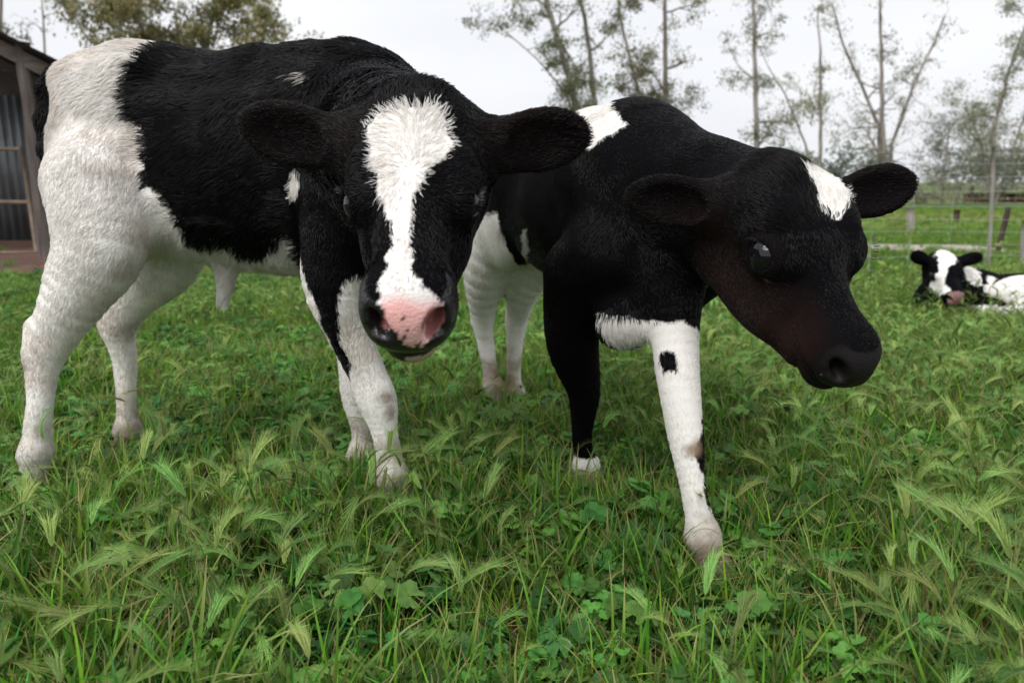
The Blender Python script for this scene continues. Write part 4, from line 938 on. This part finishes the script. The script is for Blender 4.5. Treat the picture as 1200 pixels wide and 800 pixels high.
# ------------------------------------------------------------------ wire fence
def cyl_mesh(name, a, b, r0, r1=None, n=8, mat=None, knots=3, wob=0.0, seed=0):
    rg = np.random.default_rng(seed); a, b = np.asarray(a, float), np.asarray(b, float); A = Acc(); r1 = r0 if r1 is None else r1
    pts = [a + (b - a) * t_ + (rg.normal(size=3) * wob if 0 < t_ < 1 else 0) for t_ in np.linspace(0, 1, knots)]
    tube(A, pts, list(np.linspace(r0, r1, knots)), (1, 1, 1), n); n0 = len(A.V); k = n + 1
    A.F.append(tuple(range(n))); A.F.append(tuple(range(n0 - k, n0 - 1))[::-1]); return A.obj(name, mat)
M_WIRE = simple_mat('galvanised_wire', (.30, .31, .33), (.42, .43, .45), scale=20, rough=.5, metallic=.3)
M_GREY = simple_mat('weathered_wood', (.24, .215, .19), (.38, .35, .31), scale=7, rough=.9, bump=.4, stretch=(4, 4, .5))
M_STEEL = simple_mat('rusty_steel', (.045, .030, .024), (.10, .065, .05), scale=14, rough=.8, bump=.2)
FX0, FX1, FY = 1.15, 5.4, 5.05
fence = thing('wire_fence', (FX0, FY, 0), 'galvanised mesh wire fence behind the lying calf at the right', 'fence')
def fy(x): return FY + .03 * (x - 2)
for k, py in enumerate([316, 301, 288, 272.5, 257, 241, 224, 208, 193, 180]):
    z = float(P(1100, py, FY)[2]); z2 = z - .004
    pts = [np.array([x - FX0, fy(x) - FY, z + .006 * math.sin(x * 2.1 + k)]) for x in np.linspace(FX0, FX1, 18)]; A = Acc(); tube(A, pts, [.0015] * 18, (1, 1, 1), 5); link('wire', A.obj('wire', M_WIRE), fence)
vm = None
for k in range(17):
    x = FX0 + .12 + k * .25
    if vm is None: vm = cyl_mesh('stay_wire', (0, 0, -.01), (0, 0, .755), .0012, n=5, mat=M_WIRE, knots=4)
    o = link('stay_wire', vm, fence); o.location = (x - FX0, fy(x) - FY + .0045, 0); o.rotation_euler = (0, rr(-.01, .01), 0)
for px, top in ((1164, 172), (1203, 258)):
    a = P(px, 300, FY + .07); a[2] = -.1; b2 = P(px, top, FY + .07); o = link('post', cyl_mesh('post', (0, 0, 0), b2 - a, .028 if px > 1200 else .011, .024 if px > 1200 else .010, 10, M_GREY, 6, .003, px), fence); o.location = a - np.array([FX0, FY, 0])
a = P(1168, 297, 6.35); a[2] = -.05; b2 = P(1182, 243, 6.35)
sp_ = thing('steel_picket', tuple(a), 'dark steel picket leaning right, behind the wire fence near the lying calf', 'post'); A = Acc(); d = b2 - a
for az in (0, 2.09, 4.19):
    u = np.array([math.cos(az), math.sin(az), 0]) * .022; s_ = np.array([-math.sin(az), math.cos(az), 0]) * .0025
    A.quadstrip([[-s_, u - s_, u + s_, s_], [d - s_, d + u - s_, d + u + s_, d + s_]], [(1, 1, 1)] * 2)
link('shaft', A.obj('shaft', M_STEEL), sp_)
for px, py, top, Y, lb in ((1067, 272, 243, 9.2, 'short grey wooden post beyond the fence, right of the dark calf far ear'), (1122, 262, 246, 11.5, 'small dark stump of a post in the dry grass beyond the fence')):
    a = P(px, py, Y); a[2] = float(zg(a[0], a[1])) - .03; b2 = P(px, top, Y); po = thing('wooden_post', tuple(a), lb, 'post'); link('shaft', cyl_mesh('shaft', (0, 0, 0), b2 - a, .05 if Y < 10 else .03, .045, 10, M_GREY if Y < 10 else M_STEEL, 5, .004, px), po)

# ------------------------------------------------------------------ low open shelter and rail in the dip
def box(A, lo, hi):
    lo, hi = np.asarray(lo, float), np.asarray(hi, float); n0 = len(A.V)
    for z in (lo[2], hi[2]):
        for x, y in ((lo[0], lo[1]), (hi[0], lo[1]), (hi[0], hi[1]), (lo[0], hi[1])): A.V.append(np.array([x, y, z])); A.Cc.append((1, 1, 1))
    for f in ((0, 3, 2, 1), (4, 5, 6, 7), (0, 1, 5, 4), (1, 2, 6, 5), (2, 3, 7, 6), (3, 0, 4, 7)): A.F.append(tuple(n0 + i for i in f))
def flat(o):
    o.data.polygons.foreach_set('use_smooth', [False] * len(o.data.polygons)); return o
M_ROOF = simple_mat('zinc_roof', (.42, .46, .52), (.52, .56, .62), scale=3, rough=.45, metallic=.2)
M_DARKW = simple_mat('dark_timber_and_shade', (.035, .028, .024), (.07, .055, .045), scale=9, rough=.9)
s0 = P(1160, 236, 80); gx, gy = float(s0[0]), 80.0; gz = float(zg(gx, gy))
sh = thing('field_shelter', (gx, gy, gz), 'low open shelter with a pale metal roof far behind the fence at the right edge', 'shelter')
A = Acc(); box(A, (-.6, -.8, 1.72), (9, 4, 1.78)); rf = flat(link('roof', A.obj('roof', M_ROOF), sh)); A = Acc(); box(A, (-.6, -.83, 1.52), (9, -.803, 1.80)); flat(link('fascia', A.obj('fascia', M_ROOF), sh))
for x in (0.1, 3.4, 6.6):
    for y in (0, 3.6): A = Acc(); box(A, (x, y, -.1), (x + (.95 if x < 1 and y == 0 else .25), y + .2, 1.71)); flat(link('post', A.obj('post', M_DARKW), sh))
A = Acc(); box(A, (-.5, 3.85, .0), (8.9, 3.95, .9)); flat(link('back_wall', A.obj('back_wall', M_DARKW), sh))
M_RAIL = simple_mat('rusty_rail', (.13, .06, .05), (.24, .13, .11), scale=5, rough=.85)
r0 = P(1075, 236, 62); rl = thing('rail_fence', (float(r0[0]), 62, float(zg(r0[0], 62))), 'rusty red rail fence running across the far field behind the wire fence', 'fence')
A = Acc(); box(A, (-4, -.05, .30), (18, .05, .42)); flat(link('rail', A.obj('rail', M_RAIL), rl))
pm = None
for k in range(12):
    A = Acc(); box(A, (-.06, .053, -.1), (.06, .17, .55))
    if pm is None: pm = A.obj('post', M_RAIL)
    o = flat(link('post', pm, rl)); o.location = (-3.8 + k * 1.9, 0, 0)

# ------------------------------------------------------------------ corrugated shed at the left edge
m, t, b, out = material('corrugated_iron'); l = t.links.new; b.inputs['Roughness'].default_value = .5; b.inputs['Metallic'].default_value = .35
tc = N(t, 'ShaderNodeTexCoord'); mp = N(t, 'ShaderNodeMapping'); mp.inputs['Scale'].default_value = (1.2, 1.2, .5); nz = N(t, 'ShaderNodeTexNoise'); nz.inputs['Scale'].default_value = 3; nz.inputs['Detail'].default_value = 8; nz.inputs['Roughness'].default_value = .7
cr = N(t, 'ShaderNodeValToRGB'); cr.color_ramp.elements[0].position = .40; cr.color_ramp.elements[0].color = (.15, .165, .17, 1); cr.color_ramp.elements[1].position = .68; cr.color_ramp.elements[1].color = (.17, .085, .05, 1); k = cr.color_ramp.elements.new(.56); k.color = (.09, .10, .105, 1)
l(tc.outputs['Object'], mp.inputs[0]); l(mp.outputs[0], nz.inputs[0]); l(nz.outputs[0], cr.inputs[0]); l(cr.outputs[0], b.inputs['Base Color']); M_IRON = m
M_ROOF_SHADE = simple_mat('shaded_roof_iron', (.03, .027, .027), (.065, .05, .045), scale=5, rough=.8)  # roof iron darkened to carry the shade seen from beneath
M_LOG = simple_mat('rough_log', (.065, .052, .047), (.135, .11, .10), scale=5, rough=.9, bump=.6, stretch=(6, 6, .6))
M_PIPE = simple_mat('rusty_pipe', (.14, .10, .07), (.24, .18, .135), scale=9, rough=.7)
M_BEAM = simple_mat('weathered_beam', (.05, .04, .033), (.10, .08, .065), scale=6, rough=.9, bump=.3, stretch=(1, 1, 5))
SO = np.array([-4.6, 6.2, 0.]); shed = thing('farm_shed', tuple(SO), 'open corrugated iron farm shed with a leaning log post at the left edge', 'shed')
def corr_sheet(O, U, Vv, lu, lv, pitch=.076, amp=.012, mat=None, name='corrugated_sheet', parent=None):
    """Corrugated sheet: ribs run along Vv, repeat along U."""
    nrm = unit(np.cross(U, Vv)); nu = int(lu / pitch * 8); V = []
    for i in range(nu + 1):
        a = O + U * lu * i / nu + nrm * amp * math.cos(2 * math.pi * (lu * i / nu) / pitch); V += [a, a + Vv * lv]
    V = np.array(V); q = [(2 * i, 2 * i + 2, 2 * i + 3, 2 * i + 1) for i in range(nu)]; me = mesh_np(name, V, quads=q); o = link(name, me, parent, mat)
    sm = o.modifiers.new('thickness', 'SOLIDIFY'); sm.thickness = .0015; return o
e0 = P(74, 76, 5.9); e1 = P(-2, 38, 5.9); sl = e1 - e0; U = unit(sl); bk = unit([0, 1., -.22])
wy = 7.15; wl = P(-60, 200, wy)[0]; x = P(54, 200, wy)[0]
k = 0
while x > wl - 1.2:
    corr_sheet(np.array([x - .80, wy + (.012 if k % 2 else 0), .06]) - SO, np.array([1., 0, 0]), np.array([0, 0, 1.]), .84, min(float(P(0, 112, wy)[2]), float(e0[2]) + (e0[0] - x) * .5 - .36) - .06, mat=M_IRON, parent=shed, name='wall_sheet'); x -= .79; k += 1
A = Acc(); box(A, (wl - 1.5 - SO[0], wy - .07 - SO[1], -.1), (P(56, 200, wy)[0] - SO[0], wy + .06 - SO[1], .055)); flat(link('sill_board', A.obj('sill_board', simple_mat('red_board', (.06, .03, .024), (.11, .055, .04), scale=5)), shed))
# side wall behind, closes the dark interior
corr_sheet(np.array([P(57, 200, wy)[0], wy + .1, .0]) - SO, np.array([0, 1., 0]), np.array([0, 0, 1.]), 1.0, 1.0, mat=M_IRON, parent=shed, name='side_sheet')
slU = -U[2] / U[0]
rz = lambda x_, y_: float(e0[2] + (e0[0] - x_) * slU - .225 * (y_ - 5.9))
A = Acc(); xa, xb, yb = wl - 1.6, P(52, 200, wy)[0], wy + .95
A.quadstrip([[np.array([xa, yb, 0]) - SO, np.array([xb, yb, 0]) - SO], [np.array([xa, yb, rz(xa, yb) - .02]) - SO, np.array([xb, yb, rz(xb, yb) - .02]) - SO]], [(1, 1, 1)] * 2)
bw = flat(link('back_wall', A.obj('back_wall', M_DARKW), shed)); bw.modifiers.new('thickness', 'SOLIDIFY').thickness = .02  # dark backing added so the gap below the roof reads black
# roof: low eave at the right, climbing to the left
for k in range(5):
    corr_sheet(e0 + bk * (k * .80) - np.array([0, 0, k % 2 * .004]) - SO, bk, U, .82, 2.6, mat=M_ROOF_SHADE, parent=shed, name='roof_sheet')
A = Acc(); d0 = e0 - SO + U * .05 + np.array([0, .10, -.06]); d1 = d0 + U * 2.5
A.quadstrip([[d0 + np.array(o_) for o_ in ((0, 0, 0), (0, .05, 0), (0, .05, -.11), (0, 0, -.11), (0, 0, 0))], [d1 + np.array(o_) for o_ in ((0, 0, 0), (0, .05, 0), (0, .05, -.11), (0, 0, -.11), (0, 0, 0))]], [(1, 1, 1)] * 2); n0 = len(A.V); A.F += [(n0 - 10, n0 - 9, n0 - 8, n0 - 7), (n0 - 5, n0 - 4, n0 - 3, n0 - 2)]
flat(link('rafter', A.obj('rafter', M_BEAM), shed))
for q, yo in ((0, 3.6), (1, 1.9)):
    A = Acc(); dd = np.array([0, yo, -.03 - .22 * yo]); A.quadstrip([[d0 + dd + np.array(o_) for o_ in ((0, 0, 0), (0, .05, 0), (0, .05, -.11), (0, 0, -.11), (0, 0, 0))], [d1 + dd + np.array(o_) for o_ in ((0, 0, 0), (0, .05, 0), (0, .05, -.11), (0, 0, -.11), (0, 0, 0))]], [(1, 1, 1)] * 2); flat(link('rafter', A.obj('rafter', M_BEAM), shed))
a = P(56, 300, 6.05); a[2] = -.1; b2 = P(26, 50, 6.05); o = link('log_post', cyl_mesh('log_post', (0, 0, 0), b2 - a,   .058, .052, 14, M_LOG, 9, .006, 4), shed); o.location = a - SO
o = link('rear_post', cyl_mesh('rear_post', (0, 0, 0), (0, 0, 1.35), .05, .045, 10, M_LOG, 5, .004, 6), shed); o.location = np.array([P(60, 200, 7.1)[0], 7.22, -.05]) - SO
a = P(36, 105, 6.3); b2 = P(50, 104, 6.3); o = link('gutter', cyl_mesh('gutter', (0, 0, 0), b2 - a + np.array([.05, 0, 0]), .024, n=10, mat=M_ROOF), shed); o.location = a - SO
gt = thing('pipe_gate', tuple(P(24, 296, 6.6)), 'rusty pipe gate leaning against the corrugated shed wall at the left edge', 'gate'); go_ = P(24, 296, 6.6)
def pipe(p, q, r_=.016): link('pipe', cyl_mesh('pipe', np.asarray(p) - go_, np.asarray(q) - go_, r_, n=8, mat=M_PIPE), gt)
pipe(P(43, 296, 6.62), P(25, 172, 6.72)); pipe(P(-60, 297, 6.6), P(43, 296, 6.62)); pipe(P(-60, 236, 6.66), P(33, 237, 6.67)); pipe(P(-60, 174, 6.72), P(25, 175, 6.72)); pipe(P(-60, 297, 6.6), P(-62, 172, 6.72))
print('done', round(time.time() - T0, 1), 's')
